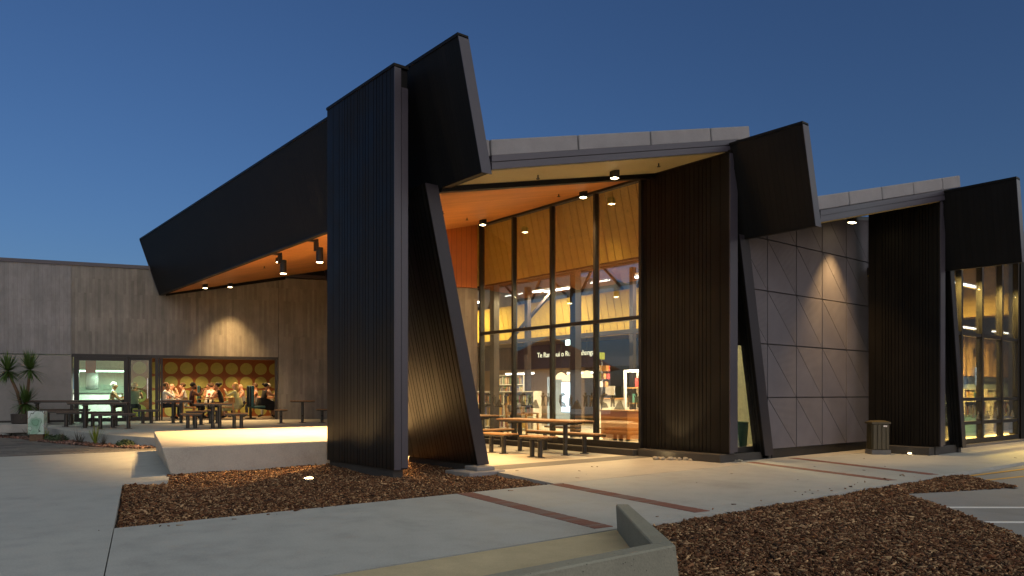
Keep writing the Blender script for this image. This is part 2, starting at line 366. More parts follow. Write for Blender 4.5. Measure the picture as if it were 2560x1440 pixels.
# bark mulch
def in_poly(P, poly):
    x, y = P[:, 0], P[:, 1]; c = np.zeros(len(P), bool); n = len(poly)
    for i in range(n):
        (x1, y1), (x2, y2) = poly[i], poly[(i + 1) % n]
        k = ((y1 > y) != (y2 > y)) & (x < (x2 - x1) * (y - y1) / (y2 - y1 + 1e-12) + x1); c ^= k
    return c
def hills(x, y, s): return .5 * np.sin(x * 2.3 + s) * np.cos(y * 1.9 + s) + .3 * np.sin(x * 5.1 + y * 4.3 + s) + .2 * np.sin(x * 11 - y * 9)
def chips(name, poly, n, zfun, size, palette, mat='chip', thick=.008, tilt=.55):
    P = np.array(poly); lo, hi = P.min(0), P.max(0)
    pts = RNG.uniform(lo, hi, (n * 3, 2)); pts = pts[in_poly(pts, poly)][:n]; n = len(pts)
    L = RNG.lognormal(math.log(size), .5, n).clip(size * .3, size * 4.0); W = L * RNG.uniform(.2, .55, n); T = thick * RNG.uniform(.5, 1.6, n)
    a = RNG.uniform(0, 2 * np.pi, n); tx = RNG.normal(0, tilt, n); ty = RNG.normal(0, tilt * .6, n)
    box = np.array([(-.5, -.5, -.5), (.5, -.3, -.5), (.5, .35, -.5), (-.45, .5, -.5), (-.5, -.4, .5), (.48, -.3, .5), (.45, .3, .5), (-.5, .45, .5)])
    V = box[None] * np.stack([L, W, T], 1)[:, None, :]
    cx, sx = np.cos(tx)[:, None], np.sin(tx)[:, None]; y_, z_ = V[:, :, 1] * cx - V[:, :, 2] * sx, V[:, :, 1] * sx + V[:, :, 2] * cx
    cy, sy = np.cos(ty)[:, None], np.sin(ty)[:, None]; x_, z2 = V[:, :, 0] * cy + z_ * sy, -V[:, :, 0] * sy + z_ * cy
    ca, sa = np.cos(a)[:, None], np.sin(a)[:, None]
    X = x_ * ca - y_ * sa + pts[:, 0:1]; Y = x_ * sa + y_ * ca + pts[:, 1:2]; Z = z2 + (zfun(pts[:, 0], pts[:, 1]) + RNG.uniform(-.004, .022, n))[:, None]
    co = np.stack([X, Y, Z], 2).reshape(-1, 3)
    q = np.array([(3, 2, 1, 0), (4, 5, 6, 7), (0, 1, 5, 4), (1, 2, 6, 5), (2, 3, 7, 6), (3, 0, 4, 7)])
    F = (q[None] + (np.arange(n) * 8)[:, None, None]).reshape(-1)
    me = bpy.data.meshes.new(name); me.vertices.add(len(co)); me.vertices.foreach_set('co', co.ravel())
    me.loops.add(len(F)); me.loops.foreach_set('vertex_index', F); me.polygons.add(n * 6)
    me.polygons.foreach_set('loop_start', np.arange(0, n * 24, 4)); me.update(calc_edges=True)
    at = me.attributes.new('tone', 'FLOAT_COLOR', 'FACE'); pal = np.array(palette); c = pal[RNG.integers(0, len(pal), n)] * RNG.uniform(.55, 1.65, (n, 1))
    at.data.foreach_set('color', np.repeat(np.concatenate([c, np.ones((n, 1))], 1), 6, 0).ravel())
    me.materials.append(MATS[mat]); return tag(put(name, me), kind='stuff')
BARK = [(.115, .050, .023), (.145, .065, .03), (.085, .037, .018), (.19, .092, .045), (.23, .125, .063), (.12, .047, .021), (.04, .021, .012), (.30, .185, .10), (.42, .27, .14), (.20, .10, .045)]
bed1 = [(1.66, 8.20), (7.38, 8.20), (7.76, 10.02), (7.93, 10.2), (7.93, 13.0), (3.36, 12.98), (3.16, 12.26), (2.54, 12.15)]
bed2 = [(5.46, 5.05), (12.3, 5.17), (13.75, 5.05), (12.58, 3.9), (10.6, 4.6), (8.27, 2.52), (4.6, -.8), (3.2, .6), (4.32, 3.40)]
z1 = lambda x, y: -.055 + .02 * hills(x, y, 0) + .05 * np.clip((y - 11.5) / 1.5, 0, 1) - .03 * np.exp(-((x - 3.3) ** 2 + (y - 12.2) ** 2) / .3)
z2 = lambda x, y: -.045 + .016 * hills(x, y, 2) - .015 * np.clip((4.2 - y) / 3, 0, 1)
def bed(name, poly, zf, lab):
    P = np.array(poly); lo, hi = P.min(0), P.max(0); st = .12
    xs, ys = np.arange(lo[0], hi[0] + st, st), np.arange(lo[1], hi[1] + st, st); X, Y = np.meshgrid(xs, ys); Z = zf(X, Y) - .012
    ins = in_poly(np.stack([X.ravel(), Y.ravel()], 1), poly).reshape(X.shape)
    near = ins.copy(); near[1:] |= ins[:-1]; near[:-1] |= ins[1:]; near[:, 1:] |= near[:, :-1]; near[:, :-1] |= near[:, 1:]
    m = MB(); nx = len(xs); m.v = [tuple(p) for p in np.stack([X, Y, Z], 2).reshape(-1, 3)]
    for j in range(len(ys) - 1):
        for i in range(nx - 1):
            if near[j, i] and near[j + 1, i] and near[j, i + 1] and near[j + 1, i + 1]:
                m.f.append((j * nx + i, j * nx + i + 1, (j + 1) * nx + i + 1, (j + 1) * nx + i)); m.m.append(0)
    return struct(m.build(name, 'soil'))
bed('planting_bed', bed1, z1, ''); bed('planting_bed', bed2, z2, '')
tag(chips('bark_mulch', bed1, 52000, z1, .027, BARK), 'brown bark mulch in the bed at the foot of the tall black pillar', 'mulch')
tag(chips('bark_mulch', bed2, 72000, z2, .027, BARK), 'brown bark mulch in the bed beside the car park', 'mulch')

spill = [(1.4, 7.9), (7.5, 7.9), (7.5, 8.18), (1.4, 8.18)]
tag(chips('bark_spill', spill, 25, lambda x, y: .004 + 0 * x, .03, BARK, tilt=.1), 'stray bark chips on the path edge by the tall pillar', 'mulch')
tag(chips('bark_spill', [(5.6, 5.14), (13, 5.24), (13, 5.5), (5.6, 5.4)], 25, lambda x, y: .004 + 0 * x, .03, BARK, tilt=.1), 'stray bark chips along the path edge by the car park', 'mulch')
tag(chips('fallen_leaves', [(8, 5.4), (20, 5.4), (20, 8.4), (8, 10)], 22, lambda x, y: .004 + 0 * x, .045, [(.06, .035, .02), (.12, .07, .03)], tilt=.2, thick=.003), 'scattered dry leaves on the forecourt paving', 'leaves')
# the terrace, its kerb strip of stones and the small pavers in front of it
O = Vector((2.54, 29.54)); DU = Vector((.9553, -.2956)); DV = Vector((.2956, .9553)); CAFE_RZ = math.atan2(-.2956, .9553)
def T(u, v): p = O + DU * u + DV * v; return (p.x, p.y)
def vof(x, y): return (Vector((x, y)) - O).dot(DV)
def tz(x, y): return .38 + .016 * min(0, vof(x, y))
KERB = [(2.2, 28.9), (3.32, 26.11), (3.54, 24.07), (3.89, 22.68), (4.21, 21.4), (4.92, 19.65), (5.42, 18.95)]
tp = KERB + [(9.3, 18.95), (11.0, 18.7), (13.2, 26.5), (7.0, 29.0), (2.6, 29.9)]
struct(MB().loops([(x, y, -.3) for x, y in tp], [(x, y, tz(x, y)) for x, y in tp]).build('terrace', 'concrete'))
def kx(y):
    for (x1, y1), (x2, y2) in zip(KERB, KERB[1:]):
        if y2 <= y <= y1: return x1 + (x2 - x1) * (y1 - y) / (y1 - y2)
    return KERB[0][0] if y > KERB[0][1] else KERB[-1][0]
struct(MB().prism([(-30, 18.95), (6, 18.95), (6, 40), (-30, 40)], -.34, -.012).build('paver_bed', 'dark_band'))
pv = MB()
for r in range(44):
    y = 18.97 + r * .2; x = -7.0 + (r % 2) * .2
    while x < kx(y + .1) - (.55 if y > 19.6 else .1):
        pv.k = random.choice((0, 0, 1)); zz = random.uniform(-.003, .004); pv.box(x + .005, x + .395, y + .005, y + .195, -.05, zz); x += .4
tag(pv.build('small_pavers', ['paver', 'paver_dark']), kind='stuff')
strip = [(x - .55, y) for x, y in KERB[:6]] + [(x - .01, y) for x, y in KERB[5::-1]]
struct(MB().prism(strip, -.3, .0).build('garden_strip', 'soil'))
tag(chips('garden_gravel', strip, 4500, lambda x, y: .012 + 0 * x, .05, [(.20, .10, .075), (.14, .08, .06), (.24, .15, .12), (.10, .07, .06)], thick=.03), 'reddish stones in the strip below the terrace kerb', 'gravel', kind='stuff')

# ================================================================== THE LIBRARY
lib = empty('library_building', (12.3, 16, 0), world=True)
tag(lib, 'dark angular library with folded roof blades, leaning legs and tall glass wall', 'building')
def part(name, mb, m, parent=None, **kw): return mb.build(name, m, parent or lib, **kw)

GRO = [0, .047, .10, .157, .20, .236, .277, .352, .396, .43, .478, .51, .566, .613, .667, .708, .748, .796, .896, 1.0]
def pillar(x, y0, y1, z0, z1, th=.25, flip=False):
    core = part('pillar', MB().box(x + .022, x + th - .004, y0 + .02, y1 - .02, z0 - .0, z1 - .02), 'metal_core')
    fr = GRO if not flip else [1 - f for f in GRO[::-1]]
    for a, b in zip(fr, fr[1:]):        # cladding boards of uneven width with open joints
        MB().box(x + random.uniform(0, .004), x + .022, y0 + (y1 - y0) * a + .007, y0 + (y1 - y0) * b - .007, z0, z1).build('cladding_board', 'metal', core)
    MB().box(x + .002, x + .125, y0 - .004, y0 + .02, z0, z1 - .01).build('end_trim', 'metal_trim', core)
    MB().box(x + .14, x + th, y0 + .008, y0 + .02, z0 + .02, z1 - .3).build('end_trim', 'metal_trim', core)
    MB().box(x - .012, x + th + .004, y0 - .012, y1 + .01, z1, z1 + .045).build('cap', 'metal', core)
    MB().box(x + .05, x + th - .03, y0 + .12, y1 - .02, -.12, z0).build('plinth', 'plinth_dark', core)
    return core
pillar(6.10, 10.50, 12.93, .10, 6.52, .26); pillar(12.30, 8.58, 10.76, .17, 5.92, .26, True); pillar(17.20, 6.75, 8.30, .19, 5.42, .25)

def leg(xb, xt, z0, z1, y0, y1, th):
    core = part('leaning_leg', MB().xz([(xb + .022, z0), (xb + th - .005, z0), (xt + th - .005, z1), (xt + .022, z1)], y0 + .02, y1), 'metal_core')
    fr = GRO if y1 - y0 > 1 else [0, .3, .55, 1.0]
    for a, b in zip(fr, fr[1:]):
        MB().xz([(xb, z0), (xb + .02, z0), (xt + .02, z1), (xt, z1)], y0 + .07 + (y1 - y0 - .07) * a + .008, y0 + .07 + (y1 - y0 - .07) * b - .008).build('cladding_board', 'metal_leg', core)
    MB().xz([(xb - .008, z0 - .01), (xb + th, z0 - .01), (xt + th, z1), (xt - .008, z1)], y0, y0 + .018).build('end_trim', 'leg_trim', core)
    MB().xz([(xb - .008, z0), (xb + .02, z0), (xt + .02, z1), (xt - .008, z1)], y0 + .0185, y0 + .075).build('edge_trim', 'metal', core)
    MB().box(xb + .03, xb + th - .03, y0 + .1, y1, -.14, z0 - .012).build('plinth', 'plinth_dark', core)
    return core
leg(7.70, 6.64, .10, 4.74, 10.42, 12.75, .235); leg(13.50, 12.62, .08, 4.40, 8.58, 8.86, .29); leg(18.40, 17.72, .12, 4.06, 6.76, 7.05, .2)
ft = MB().prism([(7.25, 10.05), (7.98, 10.02), (8.0, 10.62), (7.2, 10.7)], -.2, .02); ft.prism([(7.5, 10.18), (7.86, 10.16), (7.88, 10.55), (7.52, 10.58)], .015, .085)
part('footing', ft, 'concrete_wall', bevel=.012)

def blade(ab, zb, at, zt, y0, y1b, y1t, th=.17):
    b = part('roof_blade', MB().loops([(ab, y0, zb), (ab, y1b, zb), (at, y1t, zt), (at, y0, zt)], [(ab + th, y0, zb), (ab + th, y1b, zb), (at + th, y1t, zt), (at + th, y0, zt)]), 'blade_metal')
    MB().loops([(ab - .006, y0 - .012, zb - .02), (at - .006, y0 - .012, zt + .02), (at - .006, y0 - .001, zt + .02), (ab - .006, y0 - .001, zb - .02)],
               [(ab + th + .02, y0 - .012, zb - .02), (at + th + .02, y0 - .012, zt + .02), (at + th + .02, y0 - .001, zt + .02), (ab + th + .02, y0 - .001, zb - .02)]).build('end_trim', 'metal_trim', b)
    MB().box(at - .015, at + th + .015, y0 - .012, y1t, zt + .001, zt + .05).build('cap', 'metal', b)
    MB().box(ab - .01, ab + .05, y0 + .001, y1b, zb - .03, zb - .001).build('drip_edge', 'metal', b)
    MB().loops([(ab - .01, y1b + .001, zb - .03), (at - .01, y1t + .001, zt), (at - .01, y1t + .03, zt), (ab - .01, y1b + .03, zb - .03)],
               [(ab + th, y1b + .001, zb - .03), (at + th, y1t + .001, zt), (at + th, y1t + .03, zt), (ab + th, y1b + .03, zb - .03)]).build('end_trim', 'metal_trim', b)
    return b
blade1 = blade(6.945, 4.734, 6.50, 6.674, 9.31, 27.85, 28.6)
blade2 = blade(12.78, 4.35, 12.34, 6.06, 7.12, 26.4, 26.4)
# third blade: inside the hall its upper half is a clerestory strip with steel struts
blade3 = blade(17.61, 4.00, 17.27, 5.59, 5.38, 8.26, 8.26)
def bl3(z): return 17.61 - (z - 4.0) * .34 / 1.59
part('inner_blade', MB().loops([(bl3(3.2), 9.6, 3.2), (bl3(3.2), 26.4, 3.2), (bl3(4.55), 26.4, 4.55), (bl3(4.55), 9.6, 4.55)], [(bl3(3.2) + .17, 9.6, 3.2), (bl3(3.2) + .17, 26.4, 3.2), (bl3(4.55) + .17, 26.4, 4.55), (bl3(4.55) + .17, 9.6, 4.55)]), 'tan_ceiling')
cl = part('clerestory_window', MB().loops([(bl3(4.56) + .1, 9.6, 4.56), (bl3(4.56) + .1, 26.4, 4.56), (bl3(5.3) + .1, 26.4, 5.3), (bl3(5.3) + .1, 9.6, 5.3)], [(bl3(4.56) + .11, 9.6, 4.56), (bl3(4.56) + .11, 26.4, 4.56), (bl3(5.3) + .11, 26.4, 5.3), (bl3(5.3) + .11, 9.6, 5.3)]), 'glass')
for i in range(13):
    y = 10.2 + i * 1.25; dy = .33 if i % 2 else -.33
    MB().bar((bl3(4.58) + .02, y - dy, 4.58), (bl3(5.28) + .02, y + dy, 5.28), .07, .07).build('strut', 'steel_col', cl)
MB().bar((bl3(5.36), 9.6, 5.36), (bl3(5.36), 26.4, 5.36), .2, .16).build('top_rail', 'steel_col', cl)
# slatted boards on the inner run of the blades
def blade_boards(parent, ab, zb, at, zt, y0, y1, wd):
    n = int((y1 - y0) / wd); me = MB().loops([(ab, 0, zb), (ab, wd - .024, zb), (at, wd - .024, zt), (at, 0, zt)], [(ab - .02, 0, zb), (ab - .02, wd - .024, zb), (at - .02, wd - .024, zt), (at - .02, 0, zt)]).mesh('lining_board', 'tan_board')
    for i in range(n): put('lining_board', me, parent, (0, y0 + i * wd, 0))
blade_boards(blade2, 12.775, 4.37, 12.36, 5.98, 10.80, 26.2, .235)
ib = bpy.data.objects['inner_blade']; blade_boards(ib, bl3(3.22) - .004, 3.22, bl3(4.5) - .004, 4.5, 9.65, 26.2, .30)

S1 = lambda x: 4.78 + (x - 7.1) * .2245
S2 = lambda x: 4.42 + (x - 12.95) * .235
S3 = lambda x: 4.10 + (x - 17.8) * .2245
def sheet(poly, zf, dz0, dz1): return MB().loops([(x, y, zf(x) + dz0) for x, y in poly], [(x, y, zf(x) + dz1) for x, y in poly])
def roof(zf, x0, x1, yf0, yf1, yb0, yb1):
    fy = lambda x: yf0 + (yf1 - yf0) * (x - x0) / (x1 - x0)
    r = part('roof', sheet([(x0, yf0), (x1, yf1), (x1, yb1), (x0, yb0)], zf, .02, .20), 'metal_trim')
    for a, b in ((.0, .105), (.12, .215)):
        MB().loops([(x0, yf0 - .03, zf(x0) + a), (x1, yf1 - .03, zf(x1) + a), (x1, yf1 - .002, zf(x1) + a), (x0, yf0 - .002, zf(x0) + a)],
                   [(x0, yf0 - .03, zf(x0) + b), (x1, yf1 - .03, zf(x1) + b), (x1, yf1 - .002, zf(x1) + b), (x0, yf0 - .002, zf(x0) + b)]).build('fascia', 'metal_trim', r)
    return r
def parapet(zf, xs, yf0, yf1, x0, x1, h=.26):
    fy = lambda x: yf0 + (yf1 - yf0) * (x - x0) / (x1 - x0)
    for a, b in zip(xs, xs[1:]):
        a += .014; b -= .014
        part('parapet_panel', MB().loops([(a, fy(a) + .05, zf(a) + .225), (b, fy(b) + .05, zf(b) + .225), (b, fy(b) + .35, zf(b) + .225), (a, fy(a) + .35, zf(a) + .225)],
             [(a, fy(a) + .07, zf(a) + .225 + h), (b, fy(b) + .07, zf(b) + .225 + h), (b, fy(b) + .35, zf(b) + .225 + h), (a, fy(a) + .35, zf(a) + .225 + h)]), 'parapet', bevel=.012)
roof(S1, 7.12, 12.52, 9.31, 8.62, 27.9, 26.4); parapet(S1, [7.06, 7.16, 8.85, 10.45, 11.95, 13.02], 9.31, 8.62, 7.12, 12.52)
roof(S2, 12.96, 17.45, 7.15, 6.72, 26.4, 26.4); parapet(S2, [12.85, 14.0, 15.1, 16.25, 17.4, 18.15], 7.15, 6.72, 12.96, 17.45)
roof(S3, 17.82, 24.7, 5.5, 4.8, 26.4, 26.4)
S4 = lambda x: 4.05 + (x - 24.7) * .12
part('roof', sheet([(24.72, 7.5), (42.2, 7.5), (42.2, 26.6), (24.72, 26.6)], S4, .02, .2), 'metal_trim'); part('inner_blade', MB().box(24.70, 24.85, 7.82, 26.4, 3.6, 5.7), 'tan_ceiling')
part('soffit', sheet([(7.12, 10.60), (12.45, 10.60), (12.45, 26.45), (7.12, 27.8)], S1, -.02, .018), 'soffit_wood')
part('front_soffit', sheet([(7.12, 9.32), (12.45, 8.66), (12.45, 10.42), (7.12, 10.42)], S1, -.012, .018), 'tan_soffit')
part('soffit_beam', sheet([(6.95, 10.42), (12.30, 10.42), (12.30, 10.60), (6.95, 10.60)], S1, -.10, .018), 'metal')
part('ceiling', sheet([(12.97, 7.18), (17.40, 6.76), (17.40, 26.3), (12.97, 26.3)], S2, -.02, .018), 'tan_ceiling'); part('gutter', sheet([(17.46, 8.28), (18.55, 8.28), (18.55, 9.2), (17.46, 9.2)], S2, -.02, .2), 'metal_trim')
part('ceiling', sheet([(17.84, 7.62), (24.68, 7.62), (24.68, 26.3), (17.84, 26.3)], S3, -.02, .018), 'tan_ceiling'); part('ceiling', sheet([(24.87, 7.82), (41.9, 7.82), (41.9, 26.3), (24.87, 26.3)], S4, -.02, .018), 'tan_ceiling')
# drop boards across the ceiling of the third bay
for i in range(14):
    x = 26.0 + i * 1.1
    part('ceiling_baffle', MB().loops([(x, 7.9, S4(x) - .55), (x, 26, S4(x) - .55), (x + .75, 26, S4(x) - .03), (x + .75, 7.9, S4(x) - .03)], [(x + .04, 7.9, S4(x) - .55), (x + .04, 26, S4(x) - .55), (x + .79, 26, S4(x) - .03), (x + .79, 7.9, S4(x) - .03)]), 'tan_board')

# ---- the tall glass wall
GX = 12.30; GY = [10.80, 12.16, 13.64, 15.11, 16.51]; GZ = [.27, 2.95, 5.86]
gw = part('glass_wall', MB().box(GX - .06, GX + .06, 10.77, 16.56, .16, .27), 'frame')
for y in GY: MB().box(GX - .05, GX + .09, y - .035, y + .035, .271, 5.86).build('mullion', 'frame', gw)
for a, b in zip(GY, GY[1:]):
    MB().box(GX - .045, GX + .08, a + .036, b - .036, 2.91, 2.99).build('transom', 'frame', gw)
    for z0, z1 in ((.272, 2.909), (2.991, 5.86)):
        MB().box(GX, GX + .012, a + .036, b - .036, z0, z1).build('pane', 'glass', gw)
MB().box(GX - .06, GX + .10, 10.77, 16.56, 5.861, 6.02).build('head_frame', 'frame', gw)
part('step', MB().box(12.02, GX - .062, 10.78, 16.56, 0, .13), 'plinth_dark', bevel=.01); part('plinth', MB().box(GX - .06, GX + .2, 10.77, 16.56, 0, .159), 'frame')
# frieze of little figures etched on the glass
def frieze(axis, fixed, s0, s1, z0, parent):
    m = MB(); s = s0; rr = random.Random(3)
    def q(poly):
        if axis == 'x': m.loops([(fixed - .004, a, b) for a, b in poly], [(fixed - .002, a, b) for a, b in poly])
        else: m.loops([(a, fixed - .004, b) for a, b in poly], [(a, fixed - .002, b) for a, b in poly])
    while s < s1 - .3:
        k = rr.random()
        if k < .5:      # figure
            h = rr.uniform(.26, .36); q([(s, z0), (s + .05, z0), (s + .06, z0 + h * .45), (s + .09, z0), (s + .14, z0), (s + .12, z0 + h * .6), (s + .16, z0 + h * .85), (s + .09, z0 + h * .72), (s + .095, z0 + h), (s + .045, z0 + h), (s + .05, z0 + h * .72), (s - .02, z0 + h * .85), (s + .02, z0 + h * .6)]); s += .2
        elif k < .75:   # hill
            q([(s, z0 - .06), (s + .34, z0 - .06), (s + .2, z0 + .13), (s + .12, z0 + .15)]); s += .3
        else:           # curl
            q([(s, z0 - .02), (s + .2, z0 - .02), (s + .27, z0 + .1), (s + .25, z0 + .26), (s + .12, z0 + .33), (s + .02, z0 + .27), (s + .14, z0 + .24), (s + .17, z0 + .12), (s + .06, z0 + .08)]); s += .31
    m.build('etched_frieze', 'frosting', parent)
for a, b in zip(GY, GY[1:]): frieze('x', GX, a + .06, b - .06, 1.02, gw)

# ---- narrow windows between pillars and leaning legs, plinths, ribbed concrete panels
def slot_window(x0, xb, xt, z0, zm, zt, y):
    f = part('slot_window', MB().box(x0, xb + .05, y - .04, y + .06, z0 - .10, z0), 'frame')
    xm = xb + (xt - xb) * (zm - z0) / (zt - z0)
    MB().xz([(x0, z0 + .001), (xb, z0 + .001), (xm, zm), (x0, zm)], y, y + .012).build('pane', 'glass', f)
    MB().xz([(x0, zm + .001), (xm, zm + .001), (xt, zt), (x0, zt)], y - .02, y + .04).build('spandrel', 'metal', f)
    frieze('y', y, x0 + .05, x0 + .55, 1.0, f)
slot_window(12.57, 13.60, 12.70, .25, 2.28, 4.3, 8.87); slot_window(17.46, 18.52, 17.85, .25, 2.1, 3.95, 7.06)
part('plinth', MB().box(12.38, 13.9, 8.68, 9.1, 0, .14), 'plinth_dark', bevel=.01); part('plinth', MB().box(12.1, 12.55, 8.66, 10.72, 0, .155), 'plinth_dark', bevel=.01); part('plinth', MB().box(17.0, 18.6, 6.9, 8.2, 0, .17), 'plinth_dark', bevel=.01)
part('plinth', MB().box(13.86, 17.9, 8.66, 8.9, 0, .178), 'frame')
def clip(poly, f):      # keep f(p) <= 0
    out = []
    for i in range(len(poly)):
        p, q = poly[i], poly[(i + 1) % len(poly)]; a, b = f(p), f(q)
        if a <= 0: out.append(p)
        if (a < 0) != (b < 0) and abs(a - b) > 1e-9:
            t = a / (a - b); out.append((p[0] + (q[0] - p[0]) * t, p[1] + (q[1] - p[1]) * t))
    return out
pw = part('panel_wall', MB().xz([(13.82, .18), (18.5, .18), (18.5, 5.62), (17.4, 5.46), (12.98, 4.42)], 8.67, 8.71), 'frame')
PX = [12.60, 13.63, 14.71, 15.76, 16.82, 17.86, 18.45]; PZ = [.185, 1.24, 2.32, 3.39, 4.43, 5.48]
for i, (xa, xb) in enumerate(zip(PX, PX[1:])):
    for j, (za, zb) in enumerate(zip(PZ, PZ[1:])):
        A, B, C_, D = (xa, za), (xb, za), (xb, zb), (xa, zb); gq = .010
        for tri, m, tilt in (((A, B, D), 'panel_fine', .030), ((B, C_, D), 'panel_ribbed', -.004)):
            cx, cz = sum(p[0] for p in tri) / 3, sum(p[1] for p in tri) / 3
            inn = [(p[0] + (cx - p[0]) * .03, p[1] + (cz - p[1]) * .03) for p in tri]
            inn = clip(inn, lambda p: p[1] - (S2(min(p[0], 17.4)) - .03))
            inn = clip(inn, lambda p: (13.83 - (p[1] - .08) * .88 / 4.32) - p[0]) if len(inn) > 2 else inn
            if len(inn) < 3: continue
            # each half is cast with a slight fold: the diagonal edge stands proud
            dep = (lambda p: 8.62 - .003 * (1 - (p[1] - za) / (zb - za))) if m == 'panel_fine' else (lambda p: 8.622 - .002 * (p[1] - za) / (zb - za))
            MB().loops([(x, 8.668, z) for x, z in inn], [(x, dep((x, z)), z) for x, z in inn]).build('wall_panel', m, pw)

# ---- glazing of the third bay
y = 7.6; XS = [18.75, 20.46, 21.79, 23.19, 24.41]; ZS = [.18, .58, 1.18, 2.82]
gw3 = part('glass_wall', MB().box(18.5, 24.47, y - .06, y + .08, .06, .18), 'frame')
for x in XS: MB().box(x - .05, x + .05, y - .07, y + .07, .181, S3(x) - .05).build('mullion', 'frame', gw3)
for a, b in zip(XS, XS[1:]):
    zz = ZS + [None]
    for k in range(4):
        z0 = ZS[k] + .045; z1 = ZS[k + 1] - .045 if k < 3 else None
        top = (z1, z1) if z1 else (S3(a) - .06, S3(b) - .06)
        MB().xz([(a + .051, z0), (b - .051, z0), (b - .051, top[1]), (a + .051, top[0])], y, y + .012).build('pane', 'glass', gw3)
        if k: MB().box(a + .051, b - .051, y - .055, y + .055, ZS[k] - .044, ZS[k] + .044).build('transom', 'frame', gw3)
frieze('y', y, 18.9, 24.3, .72, gw3)
part('clad_wall', MB().xz([(24.48, .05), (42, .05), (42, 6.3), (24.48, 5.6)], 7.5, 7.8), 'metal'); part('plinth', MB().box(18.6, 42, 7.35, 7.53, 0, .055), 'dark_band')
part('nook_light_block', MB().box(18.62, 18.72, 7.69, 8.9, .0, 4.2), 'metal')  # hidden wall added to keep the hall lamps off the ribbed panels
# ---- inside of the hall
part('floor', MB().prism([(12.6, 8.93), (17.95, 8.93), (18.3, 7.7), (42, 7.7), (42, 26.4), (12.6, 26.4)], .01, .15), 'lib_floor')
part('back_wall', MB().box(12.6, 42.2, 26.41, 26.7, 0, 7.0), 'concrete_wall'); part('end_wall', MB().box(42.01, 42.2, 7.8, 26.4, 0, 9.0), 'reclaimed_wood')
part('lining_wall', MB().box(27.0, 41.9, 11.5, 11.7, 2.0, 3.5), 'reclaimed_wood'); part('lining_base', MB().box(27.0, 41.9, 11.9, 12.0, .151, 2.0), 'blue_panel')
part('partition', MB().box(15.3, 15.4, 8.95, 11.0, .151, 2.9), 'pale_green_wall')
for (x, y, s, z1) in ((13.6, 17.6, .20, 5.0), (14.0, 14.6, .20, 4.9), (16.4, 19.4, .16, 4.9), (16.6, 17.2, .16, 4.9), (16.6, 14.9, .14, 5.0), (17.4, 13.4, .18, 3.2)):
    part('steel_column', MB().box(x - s / 2, x + s / 2, y - s / 2, y + s / 2, .151, z1), 'steel_col')
part('round_column', MB().cyl((17.9, 12.9, .151), (17.9, 12.9, 4.0), .13, n=18), 'steel_col', smooth=False)
part('brace', MB().bar((16.5, 20.6, 3.1), (16.5, 18.2, 4.7), .09, .09), 'steel_col'); part('brace', MB().bar((17.3, 13.6, 3.0), (17.5, 12.6, 4.9), .09, .09), 'steel_col')
part('tie_beam', MB().box(15.9, 16.1, 10.0, 24.0, 3.02, 3.13), 'steel_col'); 
bulk = part('bulkhead', MB().box(19.52, 19.9, 12.0, 26.3, 2.30, 3.22), 'navy')
part('bulkhead_base', MB().box(19.55, 19.85, 20.2, 26.3, .151, 2.299), 'reclaimed_wood'); part('bulkhead_base', MB().box(19.55, 19.85, 12.1, 15.5, .151, 2.299), 'reclaimed_wood')
def letters(txt, h, name, m, parent, mw):
    cu = bpy.data.curves.new(name, 'FONT'); cu.body = txt; cu.size = h; cu.extrude = .008
    o = bpy.data.objects.new(name, cu); COL.objects.link(o); dg = bpy.context.evaluated_depsgraph_get()
    me = bpy.data.meshes.new_from_object(o.evaluated_get(dg)); bpy.data.objects.remove(o)
    me.materials.clear(); me.materials.append(MATS[m]); me.transform(mw); return put(name, me, parent)
s_ = 3.05 / 4.93
lt = letters('Te Ramanui o Ruap\u016btahanga', .40, 'sign_lettering', 'sign_letters', bulk, Matrix())
xs_ = [v.co.x for v in lt.data.vertices]; k_ = 3.15 / max(xs_)
lt.data.transform(Matrix.Translation((19.505, 22.5, 2.74)) @ Matrix(((0, 0, -1, 0), (-1, 0, 0, 0), (0, 1, 0, 0), (0, 0, 0, 1))) @ Matrix.Scale(k_, 4))
# orange board wall and concrete return beside the glass
rw = empty('return_wall_anchor', (12.24, 16.62, 0)); bpy.data.objects.remove(rw)
c1, c2, c3 = Vector((12.24, 16.60)), Vector((10.60, 17.10)), Vector((12.95, 26.2))
def wallseg(name, p, q, th, z0, z1, m):
    d = (q - p); L = d.length; ang = math.atan2(d.y, d.x)
    me = MB().box(0, L, 0, th, z0, z1).mesh(name, m); o = put(name, me, lib); o.matrix_parent_inverse = Matrix.Translation(-lib.location); o.location = (p.x, p.y, 0); o.rotation_euler.z = ang; return o
wallseg('concrete_return', c2, c1, .3, 0, 4.18, 'board_concrete'); wallseg('board_return', c2 + (c1 - c2) * .001 + Vector((0, .01)), c1 + Vector((0, .01)), .2, 4.20, 5.95, 'wall_wood')
wallseg('side_return', c3, c2, .3, 0, 5.6, 'board_concrete')
